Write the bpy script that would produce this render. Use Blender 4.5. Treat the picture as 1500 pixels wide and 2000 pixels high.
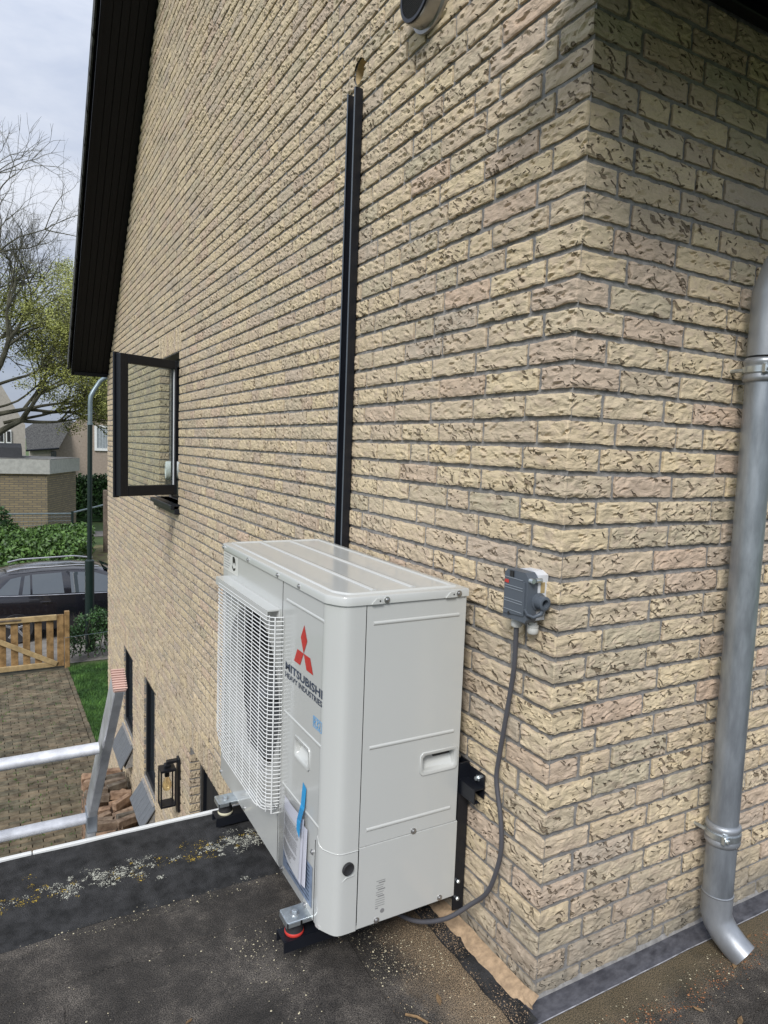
import bpy, math, random
import numpy as np
from mathutils import Vector, noise, Matrix
random.seed(7); np.random.seed(7)
R = math.radians
SC = bpy.context.scene
for o in list(bpy.data.objects): bpy.data.objects.remove(o)
COL = SC.collection

# ------------------------------------------------------------------ camera
CP = Vector((-1.1006, -1.1358, 1.3442)); YAW, PIT, ROL, FPX = 0.5099, -0.09475, 0.036427, 1322.3
fw = Vector((math.sin(YAW)*math.cos(PIT), math.cos(YAW)*math.cos(PIT), math.sin(PIT)))
r0 = Vector((math.cos(YAW), -math.sin(YAW), 0)); u0 = r0.cross(fw)
rr = math.cos(ROL)*r0 + math.sin(ROL)*u0; uu = -math.sin(ROL)*r0 + math.cos(ROL)*u0
cd = bpy.data.cameras.new('camera'); cam = bpy.data.objects.new('camera', cd); COL.objects.link(cam)
m = Matrix((rr, uu, -fw)).transposed().to_4x4(); m.translation = CP; cam.matrix_world = m
cd.sensor_fit = 'VERTICAL'; cd.sensor_height = 36.0; cd.lens = 36.0*FPX/2000; cd.clip_start = 0.02; cd.clip_end = 2000
SC.camera = cam
def pix(X):
    d = Vector(X)-CP; z = d.dot(fw)
    return (750+FPX*d.dot(rr)/z, 1000-FPX*d.dot(uu)/z, z) if z > 0.01 else (-1e5, -1e5, z)

# ------------------------------------------------------------------ world, sun
SUN_EL, SUN_AZ = R(42), R(224)      # azimuth clockwise from +y: light comes from the left and a little behind
w = bpy.data.worlds.new('World'); SC.world = w; w.use_nodes = True
nt = w.node_tree; nt.nodes.clear()
def N(t, k, **kw):
    n = t.nodes.new(k)
    for a, b in kw.items():
        if a.startswith('i_'):
            key = a[2:]
            key = int(key) if key.isdigit() else key.replace('_', ' ')
            n.inputs[key].default_value = b
        else: setattr(n, a, b)
    return n
def L(t, a, b): t.links.new(a, b)
sky = N(nt, 'ShaderNodeTexSky', sky_type='NISHITA', sun_disc=False, sun_elevation=SUN_EL, sun_rotation=SUN_AZ)
tc = N(nt, 'ShaderNodeTexCoord'); mp = N(nt, 'ShaderNodeMapping'); mp.inputs['Scale'].default_value = (1, 1, 2.6)
n1 = N(nt, 'ShaderNodeTexNoise', i_Scale=2.3, i_Detail=7.0, i_Roughness=.55, i_Distortion=.25)
r1 = N(nt, 'ShaderNodeValToRGB'); e = r1.color_ramp.elements
e[0].position = .38; e[0].color = (4.0, 4.7, 6.2, 1); e[1].position = .62; e[1].color = (8.0, 8.3, 9.0, 1)
mx = N(nt, 'ShaderNodeMix', data_type='RGBA'); mx.inputs[0].default_value = .88
bg = N(nt, 'ShaderNodeBackground', i_Strength=.080); wo = N(nt, 'ShaderNodeOutputWorld')
L(nt, tc.outputs['Generated'], mp.inputs[0]); L(nt, mp.outputs[0], n1.inputs['Vector']); L(nt, n1.outputs[0], r1.inputs[0])
sz = N(nt, 'ShaderNodeSeparateXYZ'); L(nt, tc.outputs['Generated'], sz.inputs[0])
gr = N(nt, 'ShaderNodeMapRange', i_1=0.0, i_2=1.0, i_3=.80, i_4=1.75); L(nt, sz.outputs[2], gr.inputs[0])   # an overcast sky brightens evenly towards the zenith
mg = N(nt, 'ShaderNodeMix', data_type='RGBA', blend_type='MULTIPLY'); mg.inputs[0].default_value = 1
L(nt, sky.outputs[0], mx.inputs[6]); L(nt, r1.outputs[0], mx.inputs[7]); L(nt, mx.outputs[2], mg.inputs[6]); L(nt, gr.outputs[0], mg.inputs[7]); L(nt, mg.outputs[2], bg.inputs[0]); L(nt, bg.outputs[0], wo.inputs[0])
sd = bpy.data.lights.new('sun', 'SUN'); sd.energy = 2.35; sd.angle = R(19); sd.color = (1, .98, .95)
so = bpy.data.objects.new('sun', sd); COL.objects.link(so)
sdir = Vector((math.sin(SUN_AZ)*math.cos(SUN_EL), math.cos(SUN_AZ)*math.cos(SUN_EL), math.sin(SUN_EL)))
so.rotation_euler = sdir.to_track_quat('Z', 'Y').to_euler()
SC.view_settings.view_transform = 'Standard'; SC.view_settings.look = 'None'
SC.view_settings.exposure = 0.36; SC.view_settings.gamma = 1; SC.view_settings.use_curve_mapping = False

# ------------------------------------------------------------------ helpers
W = {}
def tag(o, label=None, cat=None, group=None, kind=None):
    for k, v in (('label', label), ('category', cat), ('group', group), ('kind', kind)):
        if v: o[k] = v
    return o
def thing(name, loc, label, cat, group=None):
    o = bpy.data.objects.new(name, None); COL.objects.link(o); o.location = loc; o.empty_display_size = .1
    W[o.name] = Vector(loc); return tag(o, label, cat, group)
class MB:
    def __init__(s): s.v = []; s.f = []
    def add(s, vs, fs):
        b = len(s.v); s.v += [tuple(x) for x in vs]; s.f += [tuple(i+b for i in f) for f in fs]; return s
    def box(s, a, b, bev=0):
        x0, y0, z0 = [min(p, q) for p, q in zip(a, b)]; x1, y1, z1 = [max(p, q) for p, q in zip(a, b)]
        if bev <= 0:
            return s.add([(x0,y0,z0),(x1,y0,z0),(x1,y1,z0),(x0,y1,z0),(x0,y0,z1),(x1,y0,z1),(x1,y1,z1),(x0,y1,z1)],
                  [(0,3,2,1),(4,5,6,7),(0,1,5,4),(1,2,6,5),(2,3,7,6),(3,0,4,7)])
        c = bev; V = []; 
        for X, sx in ((x0, 1), (x1, -1)):
            for Y, sy in ((y0, 1), (y1, -1)):
                for Z, sz in ((z0, 1), (z1, -1)):
                    V += [(X, Y+sy*c, Z+sz*c), (X+sx*c, Y, Z+sz*c), (X+sx*c, Y+sy*c, Z)]
        idx = lambda i, j, k, a: (i*4+j*2+k)*3+a
        F = []
        for i in (0, 1):
            q = [idx(i,0,0,0), idx(i,1,0,0), idx(i,1,1,0), idx(i,0,1,0)]; F.append(q[::-1] if i == 0 else q)
            q = [idx(0,i,0,1), idx(1,i,0,1), idx(1,i,1,1), idx(0,i,1,1)]; F.append(q if i == 0 else q[::-1])
            q = [idx(0,0,i,2), idx(1,0,i,2), idx(1,1,i,2), idx(0,1,i,2)]; F.append(q[::-1] if i == 0 else q)
        for i in (0, 1):
            for j in (0, 1):
                q = [idx(i,j,0,0), idx(i,j,1,0), idx(i,j,1,1), idx(i,j,0,1)]; F.append(q if i == j else q[::-1])
                q = [idx(i,0,j,0), idx(i,1,j,0), idx(i,1,j,2), idx(i,0,j,2)]; F.append(q[::-1] if i == j else q)
                q = [idx(0,i,j,1), idx(1,i,j,1), idx(1,i,j,2), idx(0,i,j,2)]; F.append(q if i == j else q[::-1])
                for k in (0, 1):
                    q = [idx(i,j,k,0), idx(i,j,k,1), idx(i,j,k,2)]; F.append(q if (i+j+k) % 2 == 0 else q[::-1])
        return s.add(V, F)
    def obox(s, M, a, b, bev=0):
        t = MB().box(a, b, bev); return s.add([M @ Vector(p) for p in t.v], t.f)
    def tube(s, pts, rad, n=8, cap=True, flat=1.0):
        pts = [Vector(p) for p in pts]; rs = rad if isinstance(rad, (list, tuple)) else [rad]*len(pts)
        V = []; F = []; ref = None
        for i, p in enumerate(pts):
            t = (pts[min(i+1, len(pts)-1)]-pts[max(i-1, 0)]).normalized()
            if ref is None: ref = Vector((0, 0, 1)) if abs(t.z) < .9 else Vector((1, 0, 0))
            a = (ref - t*ref.dot(t)).normalized(); ref = a; b = t.cross(a)
            for k in range(n):
                th = 2*math.pi*k/n; V.append(p + a*math.cos(th)*rs[i] + b*math.sin(th)*rs[i]*flat)
        for i in range(len(pts)-1):
            for k in range(n):
                F.append((i*n+k, i*n+(k+1) % n, (i+1)*n+(k+1) % n, (i+1)*n+k))
        if cap: F += [tuple(range(n))[::-1], tuple((len(pts)-1)*n+k for k in range(n))]
        return s.add(V, F)
    def lathe(s, c, axis, prof, n=24):          # prof: list of (along, radius)
        return s.tube_prof(Vector(c), Vector(axis).normalized(), prof, n)
    def tube_prof(s, c, ax, prof, n):
        a = ax.orthogonal().normalized(); b = ax.cross(a); V = []; F = []
        for h, r in prof:
            for k in range(n):
                th = 2*math.pi*k/n; V.append(c+ax*h+a*math.cos(th)*r+b*math.sin(th)*r)
        for i in range(len(prof)-1):
            for k in range(n): F.append((i*n+k, i*n+(k+1) % n, (i+1)*n+(k+1) % n, (i+1)*n+k))
        F += [tuple(range(n))[::-1], tuple((len(prof)-1)*n+k for k in range(n))]
        return s.add(V, F)
    def prism(s, poly, axis, lo, hi):           # poly in the two other axes, extruded along axis
        n = len(poly); V = []
        for h in (lo, hi):
            for a, b in poly: V.append({'x': (h, a, b), 'y': (a, h, b), 'z': (a, b, h)}[axis])
        F = [tuple(range(n)), tuple(range(n, 2*n))[::-1]]+[(i, i+n, (i+1) % n+n, (i+1) % n) for i in range(n)]
        return s.add(V, F)
    def quad(s, *p): return s.add(p, [tuple(range(len(p)))])
def mesh_of(name, mb, mat, smooth=False, off=Vector((0, 0, 0)), fix=True):
    me = bpy.data.meshes.new(name)
    me.from_pydata([tuple(Vector(v)-off) for v in mb.v], [], mb.f)
    if fix:
        import bmesh
        b = bmesh.new(); b.from_mesh(me); bmesh.ops.recalc_face_normals(b, faces=b.faces); b.to_mesh(me); b.free()
    if mat: me.materials.append(mat)
    if smooth:
        me.polygons.foreach_set('use_smooth', [True]*len(me.polygons))
        try: me.set_sharp_from_angle(angle=R(smooth if smooth is not True else 40))
        except Exception: pass
    me.update(); return me
def part(name, mb, mat, parent=None, smooth=False, label=None, kind=None, fix=True):
    off = W[parent.name] if parent else Vector((0, 0, 0))
    o = bpy.data.objects.new(name, mesh_of(name, mb, mat, smooth, off, fix)); COL.objects.link(o)
    if parent: o.parent = parent
    W[o.name] = Vector(off); tag(o, label, None, None, kind); return o
def solo(name, mb, mat, label, cat, group=None, smooth=False):
    return tag(part(name, mb, mat, None, smooth), label, cat, group)
def inst(name, me, parent, loc, rot=(0, 0, 0), scale=(1, 1, 1)):
    o = bpy.data.objects.new(name, me); COL.objects.link(o)
    if parent: o.parent = parent; o.location = Vector(loc)-W[parent.name]
    else: o.location = loc
    o.rotation_euler = rot; o.scale = scale; W[o.name] = Vector(loc); return o

# ------------------------------------------------------------------ materials
def newmat(name):
    m = bpy.data.materials.new(name); m.use_nodes = True; t = m.node_tree
    return m, t, t.nodes['Principled BSDF']
def mat(name, c, rough=.6, metal=0, var=.12, vs=8, bump=0, bs=60, spec=.5, c2=None, dist=.002, coat=0, detail=4, rvar=0, st=None):
    m, t, p = newmat(name)
    p.inputs['Metallic'].default_value = metal; p.inputs['Roughness'].default_value = rough
    p.inputs['Specular IOR Level'].default_value = spec; p.inputs['Coat Weight'].default_value = coat
    ge = N(t, 'ShaderNodeNewGeometry')
    n = N(t, 'ShaderNodeTexNoise', i_Scale=vs, i_Detail=float(detail), i_Roughness=.6)
    if st: mq = N(t, 'ShaderNodeMapping'); mq.inputs['Scale'].default_value = st; L(t, ge.outputs['Position'], mq.inputs[0]); L(t, mq.outputs[0], n.inputs['Vector'])
    else: L(t, ge.outputs['Position'], n.inputs['Vector'])
    rp = N(t, 'ShaderNodeValToRGB'); e = rp.color_ramp.elements; e[0].position = .35; e[1].position = .65
    a = [x*(1-var) for x in c]; b = [x*(1+var) for x in (c2 or c)]
    e[0].color = (*a, 1); e[1].color = (*b, 1); L(t, n.outputs[0], rp.inputs[0]); L(t, rp.outputs[0], p.inputs['Base Color'])
    if rvar:
        mr = N(t, 'ShaderNodeMapRange', i_3=rough-rvar, i_4=rough+rvar); L(t, n.outputs[0], mr.inputs[0]); L(t, mr.outputs[0], p.inputs['Roughness'])
    if bump:
        nb = N(t, 'ShaderNodeTexNoise', i_Scale=bs, i_Detail=5.0, i_Roughness=.6); L(t, ge.outputs['Position'], nb.inputs['Vector'])
        bu = N(t, 'ShaderNodeBump', i_Strength=bump, i_Distance=dist); L(t, nb.outputs[0], bu.inputs['Height']); L(t, bu.outputs[0], p.inputs['Normal'])
    return m
def glassmat(name, tint=(1, 1, 1), rough=.02, alpha=.25):
    m, t, p = newmat(name); t.nodes.remove(p)
    tr = N(t, 'ShaderNodeBsdfTransparent', i_Color=(*tint, 1)); gl = N(t, 'ShaderNodeBsdfGlossy', i_Roughness=rough)
    lw_ = N(t, 'ShaderNodeLayerWeight', i_Blend=.5); fr = N(t, 'ShaderNodeMath', operation='POWER', i_1=4.0); L(t, lw_.outputs['Facing'], fr.inputs[0]); ma = N(t, 'ShaderNodeMath', operation='ADD', i_1=alpha*.2, use_clamp=True)
    mi = N(t, 'ShaderNodeMixShader'); L(t, fr.outputs[0], ma.inputs[0]); L(t, ma.outputs[0], mi.inputs[0])
    L(t, tr.outputs[0], mi.inputs[1]); L(t, gl.outputs[0], mi.inputs[2]); L(t, mi.outputs[0], t.nodes['Material Output'].inputs[0])
    return m
def brickmat(name, src):
    m, t, p = newmat(name); p.inputs['Roughness'].default_value = .85; p.inputs['Specular IOR Level'].default_value = .25
    ge = N(t, 'ShaderNodeNewGeometry')
    if src == 'obj': rn = N(t, 'ShaderNodeObjectInfo').outputs['Random']
    else: rn = N(t, 'ShaderNodeAttribute', attribute_name='rnd').outputs['Fac']
    mu = N(t, 'ShaderNodeMath', operation='MULTIPLY', i_1=57.0); L(t, rn, mu.inputs[0])
    va = N(t, 'ShaderNodeVectorMath', operation='ADD'); L(t, ge.outputs['Position'], va.inputs[0]); L(t, mu.outputs[0], va.inputs[1])
    mp = N(t, 'ShaderNodeMapping'); mp.inputs['Scale'].default_value = (1, 1, 1.9); L(t, va.outputs[0], mp.inputs[0])
    rp = N(t, 'ShaderNodeValToRGB'); rp.color_ramp.interpolation = 'LINEAR'; e = rp.color_ramp.elements
    cols = [(0, (0.575, 0.463, 0.317)), (.22, (0.624, 0.512, 0.337)), (.42, (0.575, 0.478, 0.337)), (.58, (0.538, 0.434, 0.313)), (.70, (0.480, 0.419, 0.297)), (.80, (0.547, 0.414, 0.307)), (.90, (0.470, 0.400, 0.313)), (1, (0.633, 0.512, 0.328))]
    e[0].position = 0; e[0].color = (*cols[0][1], 1); e[1].position = 1; e[1].color = (*cols[-1][1], 1)
    for q, c in cols[1:-1]: x = e.new(q); x.color = (*c, 1)
    wn = N(t, 'ShaderNodeTexWhiteNoise', noise_dimensions='1D'); L(t, mu.outputs[0], wn.inputs['W']); L(t, wn.outputs['Value'], rp.inputs[0])
    # pinkish clay patches
    n2 = N(t, 'ShaderNodeTexNoise', i_Scale=16.0, i_Detail=3.0, i_Distortion=1.2); L(t, mp.outputs[0], n2.inputs['Vector'])
    mr = N(t, 'ShaderNodeMapRange', i_1=.48, i_2=.66, i_3=0.0, i_4=.60); L(t, n2.outputs[0], mr.inputs[0])
    m1 = N(t, 'ShaderNodeMix', data_type='RGBA'); m1.inputs[7].default_value = (.50, .395, .30, 1)
    L(t, mr.outputs[0], m1.inputs[0]); L(t, rp.outputs[0], m1.inputs[6])
    # torn clay folds: lens-shaped tears, a different amount on every brick
    mpc = N(t, 'ShaderNodeMapping'); mpc.inputs['Scale'].default_value = (.8, .8, 2.0); L(t, va.outputs[0], mpc.inputs[0])
    mu2 = N(t, 'ShaderNodeMath', operation='MULTIPLY', i_1=911.0); L(t, rn, mu2.inputs[0])
    wn2 = N(t, 'ShaderNodeTexWhiteNoise', noise_dimensions='1D'); L(t, mu2.outputs[0], wn2.inputs['W'])
    am = N(t, 'ShaderNodeMapRange', i_1=0.0, i_2=1.0, i_3=-.10, i_4=.045); L(t, wn2.outputs['Value'], am.inputs[0])
    def crease(scale, width, lo, sc2, soft):
        n3 = N(t, 'ShaderNodeTexNoise', i_Scale=scale, i_Detail=1.0, i_Distortion=.5); L(t, mpc.outputs[0], n3.inputs['Vector'])
        s = N(t, 'ShaderNodeMath', operation='SUBTRACT', i_1=.5); L(t, n3.outputs[0], s.inputs[0])
        a = N(t, 'ShaderNodeMath', operation='ABSOLUTE'); L(t, s.outputs[0], a.inputs[0])
        n4_ = N(t, 'ShaderNodeTexNoise', i_Scale=sc2, i_Detail=0.0); L(t, va.outputs[0], n4_.inputs['Vector'])
        n4 = N(t, 'ShaderNodeMath', operation='ADD'); L(t, n4_.outputs[0], n4.inputs[0]); L(t, am.outputs[0], n4.inputs[1])
        r2 = N(t, 'ShaderNodeMapRange', i_1=lo, i_2=lo+.16, i_3=0.0, i_4=width); L(t, n4.outputs[0], r2.inputs[0])
        q = N(t, 'ShaderNodeMath', operation='SUBTRACT'); L(t, r2.outputs[0], q.inputs[0]); L(t, a.outputs[0], q.inputs[1])
        r = N(t, 'ShaderNodeMapRange', i_1=0.0, i_2=soft, i_3=0.0, i_4=1.0, interpolation_type='SMOOTHSTEP'); L(t, q.outputs[0], r.inputs[0])
        return r.outputs[0]
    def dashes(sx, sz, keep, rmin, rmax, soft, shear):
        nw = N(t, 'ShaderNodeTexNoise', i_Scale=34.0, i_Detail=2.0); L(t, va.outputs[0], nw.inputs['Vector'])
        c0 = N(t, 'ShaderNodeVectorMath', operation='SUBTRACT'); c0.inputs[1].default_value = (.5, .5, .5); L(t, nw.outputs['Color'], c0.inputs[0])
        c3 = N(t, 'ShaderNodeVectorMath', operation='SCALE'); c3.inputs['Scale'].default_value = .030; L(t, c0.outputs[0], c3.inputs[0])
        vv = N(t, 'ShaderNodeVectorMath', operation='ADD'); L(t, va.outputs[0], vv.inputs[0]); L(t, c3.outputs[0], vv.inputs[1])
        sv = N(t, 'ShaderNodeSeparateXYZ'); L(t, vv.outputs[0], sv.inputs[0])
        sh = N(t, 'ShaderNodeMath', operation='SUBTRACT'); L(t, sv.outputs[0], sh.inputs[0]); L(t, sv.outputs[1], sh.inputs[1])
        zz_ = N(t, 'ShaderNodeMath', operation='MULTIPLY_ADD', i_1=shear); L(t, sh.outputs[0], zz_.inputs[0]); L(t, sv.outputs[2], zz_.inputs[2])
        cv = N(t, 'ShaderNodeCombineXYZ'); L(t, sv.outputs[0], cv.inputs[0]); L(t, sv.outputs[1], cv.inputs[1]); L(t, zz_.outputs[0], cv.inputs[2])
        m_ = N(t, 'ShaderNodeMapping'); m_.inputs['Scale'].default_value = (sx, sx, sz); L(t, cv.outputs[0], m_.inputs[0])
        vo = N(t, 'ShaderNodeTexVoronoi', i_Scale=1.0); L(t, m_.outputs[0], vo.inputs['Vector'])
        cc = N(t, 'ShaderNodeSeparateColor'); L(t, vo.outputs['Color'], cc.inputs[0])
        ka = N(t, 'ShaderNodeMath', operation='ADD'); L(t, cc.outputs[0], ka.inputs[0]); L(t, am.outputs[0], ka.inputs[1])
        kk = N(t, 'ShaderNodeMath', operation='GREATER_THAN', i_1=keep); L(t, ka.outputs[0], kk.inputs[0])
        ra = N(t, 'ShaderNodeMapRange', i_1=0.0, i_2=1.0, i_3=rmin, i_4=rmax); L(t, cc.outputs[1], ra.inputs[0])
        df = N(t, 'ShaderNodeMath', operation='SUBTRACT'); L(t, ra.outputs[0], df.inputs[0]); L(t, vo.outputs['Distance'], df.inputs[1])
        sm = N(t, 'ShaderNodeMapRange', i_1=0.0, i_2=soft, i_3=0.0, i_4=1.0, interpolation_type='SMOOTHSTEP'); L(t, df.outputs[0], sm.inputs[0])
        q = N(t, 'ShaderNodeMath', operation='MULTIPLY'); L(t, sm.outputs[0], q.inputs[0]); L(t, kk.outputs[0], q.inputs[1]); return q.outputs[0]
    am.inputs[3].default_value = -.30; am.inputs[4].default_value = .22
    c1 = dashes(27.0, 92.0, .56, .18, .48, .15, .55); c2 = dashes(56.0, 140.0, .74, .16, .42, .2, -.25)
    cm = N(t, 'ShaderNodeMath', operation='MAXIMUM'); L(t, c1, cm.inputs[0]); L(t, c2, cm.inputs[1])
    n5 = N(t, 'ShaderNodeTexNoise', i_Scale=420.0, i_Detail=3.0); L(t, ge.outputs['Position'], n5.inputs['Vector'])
    m2 = N(t, 'ShaderNodeMix', data_type='RGBA'); m2.inputs[7].default_value = (.13, .095, .062, 1)  # brown of the tears: clay staining, with the shade inside them painted in too
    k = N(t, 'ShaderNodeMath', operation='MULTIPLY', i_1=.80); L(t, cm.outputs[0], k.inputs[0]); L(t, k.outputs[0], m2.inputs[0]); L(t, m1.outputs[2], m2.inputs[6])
    m3 = N(t, 'ShaderNodeMix', data_type='RGBA', blend_type='MULTIPLY'); m3.inputs[0].default_value = .22
    L(t, m2.outputs[2], m3.inputs[6]); r5 = N(t, 'ShaderNodeMapRange', i_1=.3, i_2=.7, i_3=.6, i_4=1.3); L(t, n5.outputs[0], r5.inputs[0]); L(t, r5.outputs[0], m3.inputs[7])
    # grey cement/dirt wash low on the wall above the flashing (stain)
    sp = N(t, 'ShaderNodeSeparateXYZ'); L(t, ge.outputs['Position'], sp.inputs[0])
    n6 = N(t, 'ShaderNodeTexNoise', i_Scale=7.0, i_Detail=4.0); L(t, ge.outputs['Position'], n6.inputs['Vector'])
    zz = N(t, 'ShaderNodeMath', operation='MULTIPLY_ADD', i_1=.35); L(t, n6.outputs[0], zz.inputs[0]); L(t, sp.outputs['Z'], zz.inputs[2])
    r6 = N(t, 'ShaderNodeMapRange', i_1=.20, i_2=.40, i_3=.9, i_4=0.0); L(t, zz.outputs[0], r6.inputs[0])
    gz0 = N(t, 'ShaderNodeMath', operation='GREATER_THAN', i_1=-.05); L(t, sp.outputs['Z'], gz0.inputs[0])
    gy0 = N(t, 'ShaderNodeMath', operation='LESS_THAN', i_1=.9); L(t, sp.outputs['Y'], gy0.inputs[0])
    gz = N(t, 'ShaderNodeMath', operation='MULTIPLY'); L(t, gz0.outputs[0], gz.inputs[0]); L(t, gy0.outputs[0], gz.inputs[1])
    g2 = N(t, 'ShaderNodeMath', operation='MULTIPLY'); L(t, r6.outputs[0], g2.inputs[0]); L(t, gz.outputs[0], g2.inputs[1])
    m4 = N(t, 'ShaderNodeMix', data_type='RGBA'); m4.inputs[7].default_value = (.25, .225, .18, 1); L(t, g2.outputs[0], m4.inputs[0]); L(t, m3.outputs[2], m4.inputs[6])
    L(t, m4.outputs[2], p.inputs['Base Color'])
    n7 = N(t, 'ShaderNodeTexNoise', i_Scale=26.0, i_Detail=3.0, i_Distortion=.5); L(t, mp.outputs[0], n7.inputs['Vector'])
    h = N(t, 'ShaderNodeMath', operation='MULTIPLY_ADD', i_1=-1.0); L(t, cm.outputs[0], h.inputs[0])
    h2 = N(t, 'ShaderNodeMath', operation='MULTIPLY_ADD', i_1=.15); L(t, n5.outputs[0], h2.inputs[0]); L(t, n7.outputs[0], h2.inputs[2]); L(t, h2.outputs[0], h.inputs[2])
    bu = N(t, 'ShaderNodeBump', i_Strength=1.0, i_Distance=.009); L(t, h.outputs[0], bu.inputs['Height']); L(t, bu.outputs[0], p.inputs['Normal'])
    return m
M = {}
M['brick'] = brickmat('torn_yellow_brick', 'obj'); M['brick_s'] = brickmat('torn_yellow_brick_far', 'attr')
M['mortar'] = mat('grey_mortar', (.235, .228, .22), .95, var=.25, vs=40, bump=.9, bs=260, dist=.003)
M['ac'] = mat('cream_enamel', (.515, .525, .505), .2, var=.01, vs=3, spec=.5, coat=.3)
M['acdark'] = mat('fan_shroud_dark', (.02, .02, .022), .5)
M['fan'] = mat('fan_blade_grey', (.09, .093, .097), .45)
M['coil'] = mat('coil_fins', (.10, .105, .11), .4, metal=.5)
M['blackmetal'] = mat('black_powder_coat', (.008, .0095, .014), .38, spec=.4, var=.1, bump=.15, bs=700, dist=.0005)
M['blackframe'] = mat('anthracite_frame', (.007, .0085, .012), .42, spec=.35, var=.05)
M['soffit'] = mat('black_soffit_board', (.0045, .0055, .009), .5, spec=.25, var=.1, vs=3)
M['tile'] = mat('dark_roof_tile', (.035, .034, .036), .8, var=.5, vs=14, bump=.6, bs=60, dist=.004, c2=(.06, .06, .055))
M['zinc'] = mat('zinc_sheet', (.32, .35, .385), .40, metal=.65, var=.20, vs=34, st=(1, 1, .22), detail=9, bump=.25, bs=90, dist=.001, rvar=.1)
M['zincl'] = mat('newer_zinc_fittings', (.34, .36, .385), .42, metal=.6, var=.15, vs=16, bump=.2, bs=110, dist=.001, rvar=.08, st=(1, 1, .4))
M['galv'] = mat('galvanised_steel', (.55, .60, .62), .3, metal=.85, var=.12, vs=60)
M['alu'] = mat('aluminium_ladder', (.55, .56, .58), .42, metal=.45, var=.18, vs=18, bump=.2, bs=120, dist=.0006, rvar=.1)
M['alul'] = mat('aluminium_rung_scuffed', (.72, .73, .76), .5, metal=.35, var=.15, vs=25, bump=.3, bs=150, dist=.0008)
M['steel'] = mat('screw_steel', (.5, .5, .5), .3, metal=.9)
M['rubber'] = mat('black_rubber', (.02, .02, .022), .7)
M['red'] = mat('red_rubber', (.55, .04, .03), .5); M['cream'] = mat('cream_rubber', (.62, .58, .42), .5)
M['logo'] = mat('logo_red', (.50, .025, .02), .35, var=.02); M['ink'] = mat('navy_lettering', (.035, .05, .085), .4, var=.02)
M['blue'] = mat('blue_print', (.10, .38, .72), .4, var=.02); M['grey_ink'] = mat('grey_print', (.22, .22, .22), .5, var=.02)
M['black'] = mat('black_print', (.015, .015, .015), .4, var=.02)
M['lightline'] = mat('pale_groove_edge', (.30, .33, .36), .4, var=.02)
M['swgrey'] = mat('switch_cover_grey', (.085, .10, .12), .42, var=.03); M['swlight'] = mat('switch_base_light_grey', (.60, .62, .65), .4, var=.03)
M['gland'] = mat('cable_gland_plastic', (.52, .52, .49), .4, var=.03)
M['cable'] = mat('grey_cable_sheath', (.075, .075, .085), .5, var=.08)
M['paper'] = mat('white_paper', (.72, .73, .80), .7, var=.03); M['paper2'] = mat('printed_paper', (.62, .63, .64), .7, var=.03)
M['label'] = mat('blue_grey_foil_label', (.22, .28, .38), .35, var=.15, vs=60)
M['tape'] = mat('blue_masking_tape', (.03, .28, .56), .5, var=.04)
M['plastic'] = glassmat('clear_plastic_bag', (.97, .97, .98), .12, .35)
M['glass'] = glassmat('window_glass', (.86, .90, .88), .01, .25); M['lampglass'] = glassmat('lantern_glass', (.97, .97, .97), .01, .1)
M['carglass'] = mat('car_window_glass', (.05, .062, .07), .02, var=.02, spec=1.0, coat=1)
M['carpaint'] = mat('black_car_paint', (.008, .008, .012), .2, var=.05, coat=1)
M['chrome'] = mat('bright_metal', (.6, .6, .62), .25, metal=.9)
M['dark'] = mat('dark_interior', (.012, .012, .013), .7)
M['fasc'] = mat('cream_grey_fascia', (.40, .40, .36), .6)
M['white'] = mat('white_paint', (.74, .75, .74), .5, var=.04)
M['wood'] = mat('oiled_softwood', (.23, .135, .050), .65, var=.28, vs=9, bump=.3, bs=70, c2=(.28, .175, .075))
M['woodlight'] = mat('pale_softwood', (.38, .275, .135), .65, var=.2, vs=12, bump=.3, bs=70)
M['woodold'] = mat('weathered_post', (.13, .10, .075), .9, var=.3, vs=12, bump=.5)
M['postgreen'] = mat('dark_green_paint', (.007, .018, .016), .4, var=.1); M['galvgrey'] = mat('lamp_arm_grey', (.20, .25, .27), .4, metal=.4)
M['paver'] = mat('worn_clinker_paver', (.092, .074, .046), .9, var=.35, vs=7, bump=.7, bs=70, dist=.004, c2=(.125, .11, .075), detail=8)
M['paverl'] = mat('loose_reddish_clinker', (.17, .12, .085), .9, var=.3, vs=16, bump=.4, bs=70, dist=.003, c2=(.22, .175, .13), detail=8)
def tone(m, lo, hi):
    t = m.node_tree; p = t.nodes['Principled BSDF']; l = p.inputs['Base Color'].links[0]; src = l.from_socket
    oi = N(t, 'ShaderNodeObjectInfo'); at = N(t, 'ShaderNodeAttribute', attribute_name='rnd'); ad = N(t, 'ShaderNodeMath', operation='ADD'); L(t, oi.outputs['Random'], ad.inputs[0]); L(t, at.outputs['Fac'], ad.inputs[1])
    fr = N(t, 'ShaderNodeMath', operation='FRACT'); L(t, ad.outputs[0], fr.inputs[0])
    r = N(t, 'ShaderNodeValToRGB'); e = r.color_ramp.elements; e[0].color = (*lo, 1); e[1].color = (*hi, 1); L(t, fr.outputs[0], r.inputs[0])
    mx_ = N(t, 'ShaderNodeMix', data_type='RGBA', blend_type='MULTIPLY'); mx_.inputs[0].default_value = 1
    L(t, src, mx_.inputs[6]); L(t, r.outputs[0], mx_.inputs[7]); L(t, mx_.outputs[2], p.inputs['Base Color'])
tone(M['paver'], (.72, .74, .70), (1.25, 1.12, 1.05)); tone(M['paverl'], (.55, .62, .66), (1.5, 1.22, 1.05))
M['sand'] = mat('joint_sand_moss', (.055, .05, .032), .95, var=.4, vs=6, bump=.4)
M['road'] = mat('road_clinkers', (.20, .185, .165), .9, var=.2, vs=5, bump=.5)
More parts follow.
